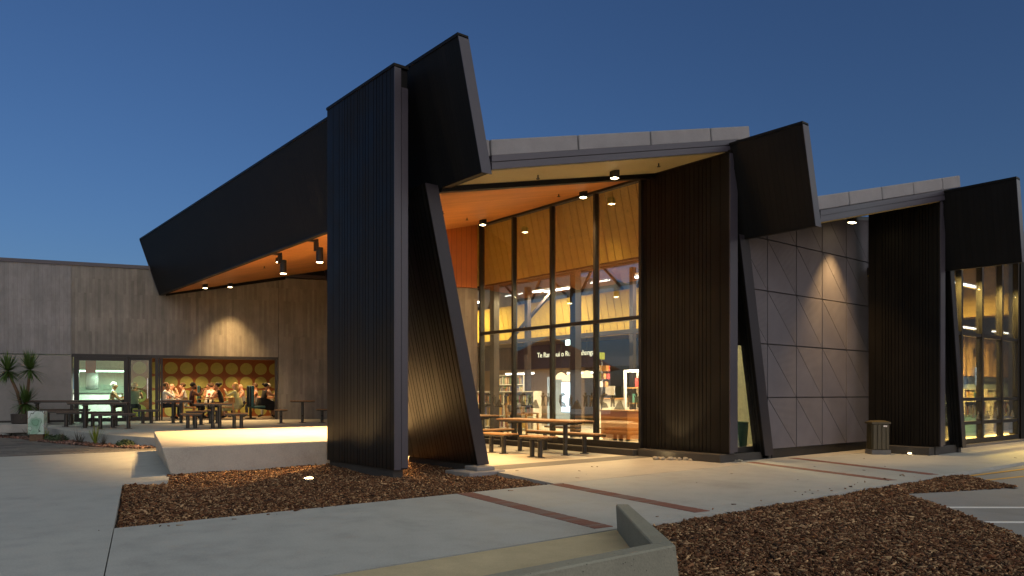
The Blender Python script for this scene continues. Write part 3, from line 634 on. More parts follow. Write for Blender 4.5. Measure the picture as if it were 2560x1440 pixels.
# ================================================================== THE CAFE WING (own frame: x along the wall, y into the building)
cafe = empty('cafe_wing', (O.x, O.y, 0), CAFE_RZ)
tag(cafe, 'low concrete wing with board-marked wall and an open cafe front', 'building')
UL, UJ, UW, UD, UO, UR, UE = -1.6, 2.02, 2.10, 3.75, 4.62, 8.66, 11.4
def cp(name, mb, m, parent=None, **kw): return mb.build(name, m, parent or cafe, **kw)
cp('lower_wall', MB().box(UL, UJ, 0, .3, .2, 2.60), 'concrete_wall')
cp('upper_wall_panel', MB().box(UL, UJ - .012, -.02, .3, 2.63, 5.62), 'board_concrete_grey')
cp('upper_wall_panel', MB().box(UJ + .012, UR - .008, -.02, .3, 2.66, 5.62), 'board_concrete')
cp('wall_panel', MB().box(UR + .008, UE, -.02, .3, .2, 5.58), 'board_concrete')
cp('wall_joint', MB().box(UJ - .011, UJ + .011, 0, .2, 2.61, 5.62), 'concrete_wall')
cp('wall_cap', MB().box(UL, UE, -.06, .4, 5.621, 5.74), 'metal_trim')
cp('base_dark_strip', MB().box(UL, UJ, -.015, -.001, .2, .44), 'frame')  # dark strip along the foot of the lower wall
cp('lintel', MB().box(UJ + .013, UR - .009, -.05, .3, 2.56, 2.659), 'frame')
cp('soffit_trim', MB().loops([(4.9, -.10, 4.72), (8.9, -.10, 5.52), (8.9, -.03, 5.52), (4.9, -.03, 4.72)], [(4.9, -.10, 4.86), (8.9, -.10, 5.66), (8.9, -.03, 5.66), (4.9, -.03, 4.86)]), 'metal')
cp('clerestory_panel', MB().loops([(8.3, .05, 5.60), (UE, .05, 5.60), (UE, .12, 5.60), (8.3, .12, 5.60)], [(8.3, .05, 5.61), (UE, .05, 6.4), (UE, .12, 6.4), (8.3, .12, 5.61)]), 'metal')
cp('roof', MB().box(UL, UE, .41, 9.6, 5.45, 5.60), 'metal_trim'); cp('back_wall', MB().box(UL, UE, 9.3, 9.6, .2, 5.44), 'concrete_wall')
cp('side_wall', MB().box(UE - .2, UE - .01, .31, 9.3, .2, 5.44), 'white_board'); cp('side_wall', MB().box(UL, UL + .2, .31, 9.3, .2, 5.44), 'white_board')
cp('floor', MB().box(UL, UE, .05, 9.3, .30, .385), 'cafe_floor'); cp('ceiling', MB().box(UL, UE - .21, .31, 9.2, 2.92, 2.98), 'white_board')
# window, door, sliding panels
wf = cp('window', MB().box(UW, UW + .14, -.03, .12, .385, 2.559), 'frame')
MB().box(UW + .141, 3.59, -.03, .12, 2.44, 2.559).build('head_frame', 'frame', wf); MB().box(UW + .141, 3.59, -.03, .12, .385, .50).build('sill', 'frame', wf)
MB().box(3.591, 3.72, -.03, .12, .385, 2.559).build('jamb', 'frame', wf); MB().box(UW + .141, 3.59, .03, .045, .501, 2.439).build('pane', 'glass_green', wf)
dr = cp('door', MB().box(3.73, 3.80, 0, .06, .39, 2.559), 'frame')
MB().box(4.36, 4.46, 0, .06, .39, 2.559).build('stile', 'frame', dr); MB().box(3.801, 4.359, 0, .06, 2.47, 2.559).build('rail', 'frame', dr); MB().box(3.801, 4.359, 0, .06, .39, .52).build('rail', 'frame', dr)
MB().box(3.801, 4.359, .025, .037, .521, 2.469).build('pane', 'glass_green', dr); h = MB(); h.bar((4.33, -.08, 1.15), (4.33, -.08, 1.85), .03, .03); h.bar((4.33, -.07, 1.2), (4.40, 0, 1.2), .02, .02); h.bar((4.33, -.07, 1.8), (4.40, 0, 1.8), .02, .02); h.build('handle', 'chrome', dr)
sl = cp('sliding_doors', MB().box(4.56, 4.66, -.02, .05, .385, 2.559), 'frame'); 
for i in range(2): MB().box(4.67 + i * .07, 4.72 + i * .07, .02, .09 + i * .05, .385, 2.559).build('stacked_leaf', 'frame', sl)
cp('jamb', MB().box(UR - .12, UR - .02, -.02, .12, .385, 2.559), 'frame'); cp('threshold', MB().box(4.47, UR - .13, -.04, .25, .375, .392), 'frame')
# feature wall with round lining discs
fw = cp('feature_wall', MB().box(3.35, 10.8, 4.6, 4.7, .386, 2.91), 'orange_ply')
disc_me = MB().cyl((0, 0, 0), (0, -.018, 0), .245, n=40).mesh('wall_disc', 'disc')
for r in range(4):
    for i in range(13): put('wall_disc', disc_me, fw, (3.72 + i * .575, 4.598, 2.36 - r * .57))
cp('partition', MB().box(-1.3, 3.34, 4.2, 4.3, .386, 2.91), 'pale_green_wall')
cb = cp('kitchen_counter', MB().box(.2, 3.2, 3.3, 3.9, .386, 1.32), 'white_board'); MB().box(.15, 3.25, 3.25, 3.95, 1.321, 1.36).build('counter_top', 'chrome', cb)
for i, x in enumerate((.5, 1.1, 1.9, 2.5)): MB().box(x, x + .42, 4.12, 4.195, 1.5, 2.3).build('wall_unit', ('white_board', 'blue_panel', 'chrome', 'pale_green_wall')[i], cb)
cp('menu_board', MB().box(2.3, 2.62, 1.0, 1.03, 2.05, 2.6), 'red_paint')
# kitchen tube lamp
tl = empty('tube_lamp', (0, 0, 0)); tl.parent = None
tl.location = (*T(2.75, 2.2), 2.12); tl.rotation_euler.z = CAFE_RZ
MB().box(-.85, .75, -.04, .04, 0, .05).build('tube', 'lamp_green', tl); MB().box(-.88, .78, -.06, .06, .051, .09).build('housing', 'white_board', tl); MB().cyl((-.6, 0, .09), (-.6, 0, .78), .006).build('hanger', 'chrome', tl); MB().cyl((.5, 0, .09), (.5, 0, .78), .006).build('hanger', 'chrome', tl)
tag(tl, 'glowing greenish tube lamp behind the cafe window', 'lamp')
light('tube_light', 'AREA', (0, 0, -.05), 110, (.86, 1, .86), tl, shape='RECTANGLE', size=1.5, size_y=.2)
# cafe ceiling lamps
for i, (u, v) in enumerate(((5.2, 1.6), (6.6, 1.6), (8.0, 1.6), (5.6, 3.4), (7.6, 3.4))):
    cl_ = empty('ceiling_lamp', (*T(u, v), 2.92)); MB().cyl((0, 0, -.14), (0, 0, 0), .07, n=16).build('body', 'frame', cl_); MB().cyl((0, 0, -.145), (0, 0, -.141), .06, n=16).build('lens', 'lamp_warm', cl_)
    tag(cl_, 'small black ceiling lamp over ' + ('the candle-lit cafe table', 'the middle cafe table', 'the end cafe table', 'the left part of the disc wall', 'the right part of the disc wall')[i], 'lamp', 'cafe ceiling lamps')
    light('cafe_light', 'SPOT', (0, 0, -.16), 230, (1, .62, .28), cl_, spot_size=R(125), spot_blend=.6, shadow_soft_size=.08)

# ================================================================== OUTDOOR LAMPS
def downlight(x, y, zf, label, power, aim=None, size=95, r=.055, hh=.13):
    z = zf(x) - .022
    o = empty('downlight', (x, y, z)); tag(o, label, 'lamp', 'downlights under the canopy')
    MB().box(-r * 1.2, r * 1.2, -r * 1.2, r * 1.2, -hh, .02).build('housing', 'frame', o); MB().box(-r, r, -r, r, -hh - .006, -hh - .001).build('lens', 'lamp_warm', o)
    light('downlight_beam', 'SPOT', (0, 0, -hh - .02), power, WARM, o, aim=(aim or (0, 0, -1)), spot_size=R(size), spot_blend=.9, shadow_soft_size=.07)
    return o
downlight(7.79, 25.6, S1, 'small square downlight at the low end of the orange soffit, over the cafe wall', 60, size=70)
downlight(*T(6.98, -.75), S1, 'small square downlight second from the low end of the orange soffit', 1200, size=80)
downlight(*T(10.6, -.75), S1, 'small square downlight over the board-marked wall behind the tall pillar', 700, size=70)
downlight(7.75, 19.3, S1, 'small square downlight half hidden behind the cylinder lamp', 500)
downlight(8.30, 12.6, S1, 'small square downlight just right of the leaning leg', 800)
downlight(11.60, 15.5, S1, 'small square downlight at the corner of the tall glass wall', 330)
downlight(11.85, 12.1, S1, 'small square downlight near the top of the tall glass wall', 700)
downlight(10.50, 9.88, S1, 'small square downlight in the pale front soffit', 750, size=110)
downlight(21.2, 6.4, S3, 'small square downlight under the far eave, over the paving', 330, size=80)
downlight(23.0, 6.4, S3, 'small square downlight at the far end of the eave', 330, size=90)
def pendant(x, y, label, power):
    z = S1(x) - .03; o = empty('cylinder_lamp', (x, y, z)); tag(o, label, 'lamp', 'cylinder lamps under the canopy')
    m = MB(); m.box(-.22, .02, -.05, .05, -.06, .02); m.box(-.06, .03, -.04, .04, -.26, -.061); m.build('bracket', 'frame', o)
    MB().cyl((.07, 0, -.50), (.07, 0, -.17), .08, n=24).build('cylinder', 'frame', o); MB().cyl((.07, 0, -.506), (.07, 0, -.501), .07, n=24).build('lens', 'lamp_warm', o)
    light('cylinder_beam', 'SPOT', (.07, 0, -.54), power, WARM, o, aim=(.0, 0, -1.5), spot_size=R(100), spot_blend=.5, shadow_soft_size=.08)
pendant(7.35, 18.2, 'black cylinder lamp hung from the orange soffit, further one from the pillar', 2400); pendant(7.35, 16.1, 'black cylinder lamp hung from the orange soffit next to the pillar', 2600); pendant(7.3, 13.95, 'black cylinder lamp hung from the orange soffit behind the tall pillar', 2400)
wl = empty('wall_washer', (16.16, 8.15, S2(16.16) - .03)); tag(wl, 'small black lamp under the eave above the ribbed concrete panels', 'lamp')
MB().box(-.09, .09, -.06, .06, -.09, .02).build('housing', 'frame', wl); MB().box(-.08, .08, -.05, .05, -.097, -.091).build('lens', 'lamp_warm', wl)
light('washer_beam', 'SPOT', (0, 0, -.12), 620, WARM, wl, aim=(-.05, .04, -1.4), spot_size=R(74), spot_blend=.95, shadow_soft_size=.03)
def uplight(x, y, z, aim, power, label, size=80):
    o = empty('ground_uplight', (x, y, z)); tag(o, label, 'lamp', 'round uplights set in the ground')
    MB().lathe([(.085, -.05), (.085, .012), (.07, .018), (.066, .016)], 20).build('ring', 'chrome', o); MB().cyl((0, 0, .017), (0, 0, .024), .062, n=20).build('lens', 'uplight', o)
    light('uplight_beam', 'SPOT', (0, 0, .06), power, (1, .74, .40), o, aim=aim, spot_size=R(size), spot_blend=.6, shadow_soft_size=.05)
uplight(4.96, 11.16, -.02, (1.0, .5, 1.6), 200, 'round uplight glowing in the bark mulch before the tall pillar')
uplight(11.90, 9.95, .003, (.25, -.3, 1.6), 70, 'round uplight in the paving by the stones at the middle pillar')
uplight(17.05, 7.30, .003, (.25, -.25, 1.6), 30, 'round uplight in the paving behind the ribbed utility box')
# sprinkler heads
for i, (x, y) in enumerate(((8.2, 21.5), (7.9, 15.9), (8.9, 13.3), (10.6, 14.8), (11.2, 12.2), (8.6, 9.9), (11.2, 9.4))):
    m = MB(); m.cyl((0, 0, -.05), (0, 0, .02), .012, n=8); m.cyl((0, 0, -.058), (0, 0, -.051), .035, n=10); o = m.build('sprinkler_head', 'frame'); o.location = (x, y, S1(x) - .02)
    tag(o, 'tiny sprinkler head ' + ('between the two lowest downlights of the orange soffit', 'beside the cylinder lamp next to the pillar', 'right of the leaning leg on the orange soffit', 'left of the downlight at the glass corner', 'left of the downlight at the top of the glass', 'at the low end of the pale front soffit', 'at the high end of the pale front soffit')[i], 'sprinkler', 'sprinkler heads on the soffit')
# library lamps
def batten(x, y, z, L, label, e, col=(1, .74, .38), along='y', m='lamp_led', group='strip lamps in the hall'):
    o = empty('strip_lamp', (x, y, z)); tag(o, label, 'lamp', group); hx, hy = (.04, L / 2) if along == 'y' else (L / 2, .04)
    MB().box(-hx, hx, -hy, hy, -.04, -.001).build('diffuser', m, o); MB().box(-hx - .01, hx + .01, -hy - .01, hy + .01, 0, .04).build('housing', 'white_board', o)
    light('strip_light', 'AREA', (0, 0, -.06), e, col, o, shape='RECTANGLE', size=2 * hx, size_y=2 * hy)
for i, (x, y) in enumerate(((14.6, 12.5), (14.6, 16.0), (14.6, 20.0), (16.3, 14.0), (16.3, 18.5), (16.3, 23.0))):
    batten(x, y, S2(x) - .5, 1.0, 'white strip lamp hung high behind the glass, ' + ('near row, closest to the pillar', 'second in the near row', 'furthest back in the near row', 'far row, closest to the pillar', 'second in the far row', 'furthest back in the far row')[i], 260, group='strip lamps behind the tall glass wall')
for i, (x, y) in enumerate(((20.3, 8.2), (22.6, 8.2), (26.5, 9.6), (29.5, 9.6), (33.0, 9.6))):
    batten(x, y, 3.45 if i > 1 else 4.30, 1.6, ('strip lamp at the head of the far glass, beside the leaning leg', 'strip lamp at the head of the far glass, over its middle panes', 'strip lamp below the timber ceiling, nearest one behind the far glass', 'strip lamp below the timber ceiling, middle one behind the far glass', 'strip lamp below the timber ceiling, furthest one behind the far glass')[i], 700, (1, .64, .16), 'x', group='strip lamps behind the far glass wall')
for i, (x, y) in enumerate(((17.2, 20.8), (18.2, 18.6), (18.4, 15.6))):
    batten(x, y, 2.05, 1.5, ('low white strip lamp left of the lettered bulkhead columns', 'low white strip lamp by the wicker pendants', 'low white strip lamp over the service desk')[i], 45, (1, .93, .80), 'y', group='low strip lamps over the desks')
# ================================================================== CONCRETE PLATFORM, SEAT WALL, UTILITY BOX, STONES
m = MB().loops([(3.46, 12.98, -.15), (7.1, 13.0, -.15), (9.2, 18.8, -.15), (4.60, 18.6, -.15)], [(3.28, 13.02, .45), (7.2, 13.0, .45), (9.3, 18.85, .45), (4.52, 18.62, .45)])
tag(m.build('concrete_platform', 'concrete_platform', bevel=.015), 'long low concrete platform bench beside the tall black pillar', 'platform')
sw = empty('seat_wall', (4.2, 3.5, -.36), world=True); tag(sw, 'low pale concrete seat wall bent at a corner, by the bark bed', 'wall')
MB().loops([(-.5, 3.34, -.4), (4.27, 3.34, -.4), (4.20, 3.55, -.4), (-.5, 3.55, -.4)], [(-.5, 3.38, .25), (4.235, 3.40, .25), (4.15, 3.55, .25), (-.5, 3.53, .25)]).build('long_leg', 'seat_wall', sw, bevel=.012)
MB().loops([(4.275, 3.345, -.4), (5.50, 4.93, -.4), (5.40, 5.02, -.4), (4.21, 3.55, -.4)], [(4.24, 3.405, .25), (5.46, 4.95, .25), (5.36, 5.03, .25), (4.155, 3.552, .25)]).build('short_leg', 'seat_wall', sw, bevel=.010)
ub = empty('utility_box', (16.60, 7.80, 0), R(-39)); tag(ub, 'squat ribbed olive utility box with domed lid standing on the paving', 'utility box')
MB().box(-.175, .175, -.14, .14, .10, .66).build('body', 'utility_green', ub, bevel=.01)
for i in range(4): MB().box(-.165 + i * .093, -.12 + i * .093, -.155, -.141, .12, .64).build('rib', 'utility_green', ub)
for i in range(3): MB().box(.176, .19, -.12 + i * .095, -.075 + i * .095, .12, .64).build('rib', 'utility_green', ub); MB().box(-.19, -.176, -.12 + i * .095, -.075 + i * .095, .12, .64).build('rib', 'utility_green', ub)
ld = MB().loops([(-.205, -.165, .661), (.205, -.165, .661), (.205, .165, .661), (-.205, .165, .661)], [(-.205, -.165, .70), (.205, -.165, .70), (.205, .165, .70), (-.205, .165, .70)]); ld.loops([(-.2, -.16, .7005), (.2, -.16, .7005), (.2, .16, .7005), (-.2, .16, .7005)], [(-.12, -.09, .735), (.12, -.09, .735), (.12, .09, .735), (-.12, .09, .735)]); ld.build('lid', 'utility_green', ub)
MB().box(-.205, .205, -.165, .165, 0, .099).build('base', 'dark_band', ub); MB().box(.04, .12, -.168, -.156, .60, .63).build('latch', 'chrome', ub)
rs = [MB().blob((0, 0, 0), (1, .8, .6), .16, 2, k).mesh('stone', 'stone') for k in range(4)]
for i in range(46):
    t_ = i / 45; x, y = 11.75 + .95 * t_ + random.uniform(-.06, .06), 9.95 - 1.35 * t_ + random.uniform(-.10, .06); r = random.uniform(.03, .065) * (1.2 if i < 16 else .8)
    o = put('stone', random.choice(rs), None, (x, y, r * .45)); o.scale = (r, r, r); o.rotation_euler = (0, 0, random.uniform(0, 6))
    tag(o, 'pale loose stone lying along the foot of the middle pillar', 'stone', 'loose stones at the middle pillar')

# ================================================================== OUTDOOR FURNITURE
WOOD = ['wood_top']
def slat_top(root, L, W, z, n, name='slat', mat=None, axis='x'):
    mat = mat or WOOD[0]
    w_ = W / n
    for i in range(n):
        MB().box(-L / 2, L / 2, -W / 2 + i * w_ + .006, -W / 2 + (i + 1) * w_ - .006, z, z + .032).build(name, mat, root, bevel=.005)
def posts(root, xs, z, ys=(0,), r=.052):
    for x in xs:
        for y_ in ys:
            MB().cyl((x, y_, .012), (x, y_, z), r, n=16).build('leg', 'steel_post', root); MB().cyl((x, y_, 0), (x, y_, .0119), r * 2, n=16).build('base_plate', 'steel_post', root)
def table(x, y, z, rz, L, W, xs, label, group, H=.75):
    o = empty('picnic_table', (x, y, z), rz); tag(o, label, 'table', group); slat_top(o, L, W, H - .032, 5); posts(o, xs, H - .075)
    m = MB(); m.box(-L / 2 + .05, L / 2 - .05, -.05, .05, H - .074, H - .034)
    for s in (-1, 1): m.box(-L / 2 + .02, L / 2 - .02, s * (W / 2 - .02) - .012, s * (W / 2 - .02) + .012, H - .07, H - .033)
    for xx in xs: m.box(xx - .04, xx + .04, -W / 2 + .04, W / 2 - .04, H - .105, H - .0745)
    m.build('frame', 'steel_post', o); return o
def bench(x, y, z, rz, L, W, xs, label, group, H=.45):
    o = empty('picnic_bench', (x, y, z), rz); tag(o, label, 'bench', group); slat_top(o, L, W, H - .032, 3); posts(o, xs, H - .07)
    m = MB(); m.box(-L / 2 + .03, L / 2 - .03, -.04, .04, H - .07, H - .034)
    for s in (-1, 1): m.box(-L / 2 + .02, L / 2 - .02, s * (W / 2 - .015) - .01, s * (W / 2 - .015) + .01, H - .07, H - .033)
    m.build('frame', 'steel_post', o); return o
def back_bench(*a, **k):
    o = bench(*a, **k); return o
R90 = R(90); gA = 'tables and benches by the glass wall'; gB = 'tables and benches on the terrace'
table(11.05, 12.55, 0, R90, 2.45, .74, (-.72, .80), 'long timber picnic table in front of the tall glass wall', gA)
bench(11.72, 12.58, 0, R90, 2.3, .36, (-.65, .66), 'long timber bench between picnic table and glass wall', gA)
bench(10.22, 11.75, 0, R90, .78, .40, (-.05, .2), 'short timber seat at the near end of the long picnic table', gA); bench(10.30, 13.2, 0, R90, .95, .40, (-.2, .25), 'short timber seat nearest the leaning leg', gA)
table(11.15, 15.7, 0, R(-4), 1.7, .74, (-.5, .5), 'timber table half hidden behind the leaning leg', gA, H=.77); bench(11.1, 14.75, 0, R(-4), 1.5, .38, (-.5, .5), 'timber bench half hidden behind the leaning leg', gA)
def tt(u, v): x, y = T(u, v); return x, y, tz(x, y)
CR = CAFE_RZ
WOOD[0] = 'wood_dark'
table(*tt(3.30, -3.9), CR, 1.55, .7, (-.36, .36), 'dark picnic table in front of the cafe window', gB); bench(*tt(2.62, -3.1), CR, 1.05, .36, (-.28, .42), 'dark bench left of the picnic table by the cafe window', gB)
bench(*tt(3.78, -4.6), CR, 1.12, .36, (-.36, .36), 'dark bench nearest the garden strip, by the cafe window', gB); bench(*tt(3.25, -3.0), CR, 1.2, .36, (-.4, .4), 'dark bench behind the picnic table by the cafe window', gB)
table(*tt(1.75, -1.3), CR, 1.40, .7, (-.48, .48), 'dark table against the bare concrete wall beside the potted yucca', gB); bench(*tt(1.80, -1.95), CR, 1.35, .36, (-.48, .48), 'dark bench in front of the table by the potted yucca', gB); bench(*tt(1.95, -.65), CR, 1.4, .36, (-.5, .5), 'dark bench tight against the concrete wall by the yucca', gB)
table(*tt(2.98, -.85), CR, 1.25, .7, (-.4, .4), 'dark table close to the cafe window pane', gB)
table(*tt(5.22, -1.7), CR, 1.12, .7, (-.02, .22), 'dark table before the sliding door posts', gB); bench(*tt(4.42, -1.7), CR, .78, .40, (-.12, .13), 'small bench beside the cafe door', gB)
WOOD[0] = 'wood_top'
table(*tt(6.42, -5.0), CR, 1.06, .7, (-.02, .17), 'square timber table nearest the concrete platform', gB); bench(*tt(5.82, -4.9), CR, .60, .42, (-.10, .10), 'small bench left of the square timber table', gB); bench(*tt(7.05, -5.1), CR, .66, .42, (-.06, .14), 'small lit bench right of the square timber table', gB); bench(*tt(5.92, -3.0), CR, .62, .40, (-.06, .14), 'small bench behind the square timber table', gB); bench(*tt(6.4, -2.2), CR, .5, .38, (-.06, .14), 'small bench in front of the open cafe threshold', gB)
def round_top(name, u, v, r, H, label, cat):
    x, y, z = tt(u, v); o = empty(name, (x, y, z), CR); tag(o, label, cat, 'round slatted table set'); n = 9; w_ = 2 * r / n
    for i in range(n):
        y0, y1 = -r + i * w_ + .006, -r + (i + 1) * w_ - .006; ym = max(abs(y0), abs(y1)); xm = math.sqrt(max(.0004, r * r - min(ym, r * .985) ** 2))
        MB().box(y0, y1, -xm, xm, H - .034, H).build('slat', 'wood_top', o, bevel=.004)
    MB().lathe([(r * .95, H - .06), (r, H - .05), (r, H - .036), (r * .95, H - .035)], 28).build('rim', 'steel_post', o)
    MB().cyl((0, 0, .013), (0, 0, H - .061), .05, n=16).build('leg', 'steel_post', o); MB().cyl((0, 0, 0), (0, 0, .0125), .12, n=16).build('base_plate', 'steel_post', o)
round_top('round_table', 9.24, -2.5, .41, .75, 'round slatted timber table against the board-marked wall', 'table'); round_top('round_stool', 8.52, -2.75, .22, .46, 'round slatted stool left of the round table', 'stool'); round_top('round_stool', 9.88, -2.6, .20, .46, 'round slatted stool between round table and black pillar', 'stool')

# ================================================================== PLANTS AND THE PAINTED PANEL
def blades(m, c, n, L, wd, up, spread, droop=.5, seed=0, full=False):
    rr = random.Random(seed); c = Vector(c)
    for i in range(n):
        a = rr.uniform(0, 2 * math.pi); el = rr.uniform(-.9, 1.5) if full else rr.uniform(up, 1.5); l = L * rr.uniform(.65, 1.1)
        d = Vector((math.cos(a) * math.cos(el), math.sin(a) * math.cos(el), math.sin(el))); d.x *= spread; d.y *= spread; d.normalize()
        s = d.cross(Vector((0, 0, 1))); s = (s.normalized() if s.length > .01 else Vector((1, 0, 0)))
        pts = []; p = c + d * .03
        for k in range(4):
            t = k / 3; w_ = wd * (1 - t) ** .7 * (1 if k else .6); pts.append((p - s * w_ / 2, p + s * w_ / 2)); d = (d + Vector((0, 0, -droop * .16 * (1 - abs(d.z))))).normalized(); p = p + d * l / 3
        vs_ = [q for pr_ in pts for q in pr_]; m.add(vs_, [(0, 1, 3, 2), (2, 3, 5, 4), (4, 5, 7, 6)])
    return m
xk, yk = 2.98, 27.57
yu = empty('potted_yucca', (xk, yk, .40)); tag(yu, 'three-headed yucca in a dark round pot by the concrete wall', 'yucca')
MB().lathe([(.30, 0), (.33, .02), (.35, .28), (.345, .30), (.31, .30), (.31, .24)], 28).build('pot', 'pot', yu, smooth=False); MB().cyl((0, 0, .2), (0, 0, .27), .305, n=20).build('soil', 'soil', yu)
RT = Vector((.777, -.6295, 0))
def tk(a, b, c_, r): 
    m = MB(); m.cyl(a, b, r, r * .85, 10); m.cyl(b, c_, r * .85, r * .7, 10); return m
hA, hB, hC = -RT * .50 + Vector((0, 0, 1.62)), RT * .18 + Vector((0, 0, 1.66)), RT * .04 + Vector((0, 0, .62))
for i, (hp, mid) in enumerate(((hA, -RT * .22 + Vector((0, 0, 1.0))), (hB, RT * .12 + Vector((0, 0, 1.05))), (hC, Vector((0, 0, .45))))):
    tk(Vector((0, 0, .25)), mid, hp, .055).build('trunk', 'bark', yu); blades(MB(), hp, 150 if i < 2 else 170, .62 if i < 2 else .62, .058, 0, 1, .5, i, full=True).build('leaf_head', 'leaf_yucca', yu)
tag(MB().box(-.62, .45, -.62, .45, -.25, -.004).build('plant_slab', 'kerb', bevel=.01), 'pale concrete slab under the yucca pot', 'slab').location = (2.95, 27.45, .40)
bpy.data.objects['plant_slab'].rotation_euler.z = CAFE_RZ
ap = empty('painted_post', (2.98, 24.6, 0), R(-28)); tag(ap, 'painted box post with pale green artwork beside the yucca', 'post')
MB().box(-.20, .20, -.12, .12, .20, .84).build('artwork_panel', 'artwork', ap); MB().box(-.206, -.201, -.115, .115, .24, .80).build('side_panel', 'orange_desk', ap); MB().box(-.17, .17, -.10, .10, -.02, .199).build('foot', 'bark', ap)
def plant(x, y, kind, s, label, seed):
    o = empty('garden_plant', (x, y, .01)); tag(o, label, 'plant', 'plants along the terrace kerb')
    if kind == 'flax': blades(MB(), (0, 0, 0), 26, .55 * s, .035, .9, 1, .3, seed).build('leaves', 'leaf_lime', o)
    elif kind == 'tuft': blades(MB(), (0, 0, 0), 26, .35 * s, .014, .5, 1, .9, seed).build('leaves', 'leaf_dry', o)
    else:
        rr = random.Random(seed); m = MB()
        for i in range(420):
            v = Vector((rr.gauss(0, 1), rr.gauss(0, 1), abs(rr.gauss(0, 1)))).normalized() * rr.uniform(.7, 1); c = Vector((v.x * .26 * s, v.y * .26 * s, v.z * .20 * s)); u = Vector((rr.uniform(-1, 1), rr.uniform(-1, 1), rr.uniform(-1, 1))).normalized(); w_ = v.cross(u).normalized()
            m.add([c - w_ * .018, c + u * .03, c + w_ * .018, c - u * .03], [(0, 1, 2, 3)])
        m.build('foliage', 'leaf_dark', o)
    MB().cyl((0, 0, -.05), (0, 0, .05), .02, .012, 8).build('stem', 'bark', o)
for i, (y, kind, s, lab) in enumerate(((20.55, 'bush', .9, 'round dark green bush by the corner of the concrete platform'), (21.2, 'tuft', .8, 'small dry tuft next to the lime flax'), (21.75, 'flax', .95, 'lime green flax clump below the terrace edge'), (22.3, 'tuft', .9, 'wispy dry tuft left of the lime flax'), (22.75, 'tuft', 1.1, 'wispy dry tuft in the middle of the garden strip'),
     (23.3, 'tuft', .9, 'thin dry tuft right of the round dark bush'), (23.8, 'bush', 1.0, 'round dark green bush in the middle of the garden strip'), (24.6, 'flax', .6, 'small lime green clump near the painted post'), (24.45, 'bush', .85, 'low dark bush at the foot of the small lime clump'), (25.1, 'tuft', 1.0, 'dry tuft beside the painted post'), (26.4, 'tuft', 1.2, 'dry tuft left of the painted post'), (27.1, 'tuft', 1.0, 'dry tuft before the plant slab'))):
    plant(kx(y) - .22 - (.1 if i % 2 else 0), y, kind, s, lab, i)
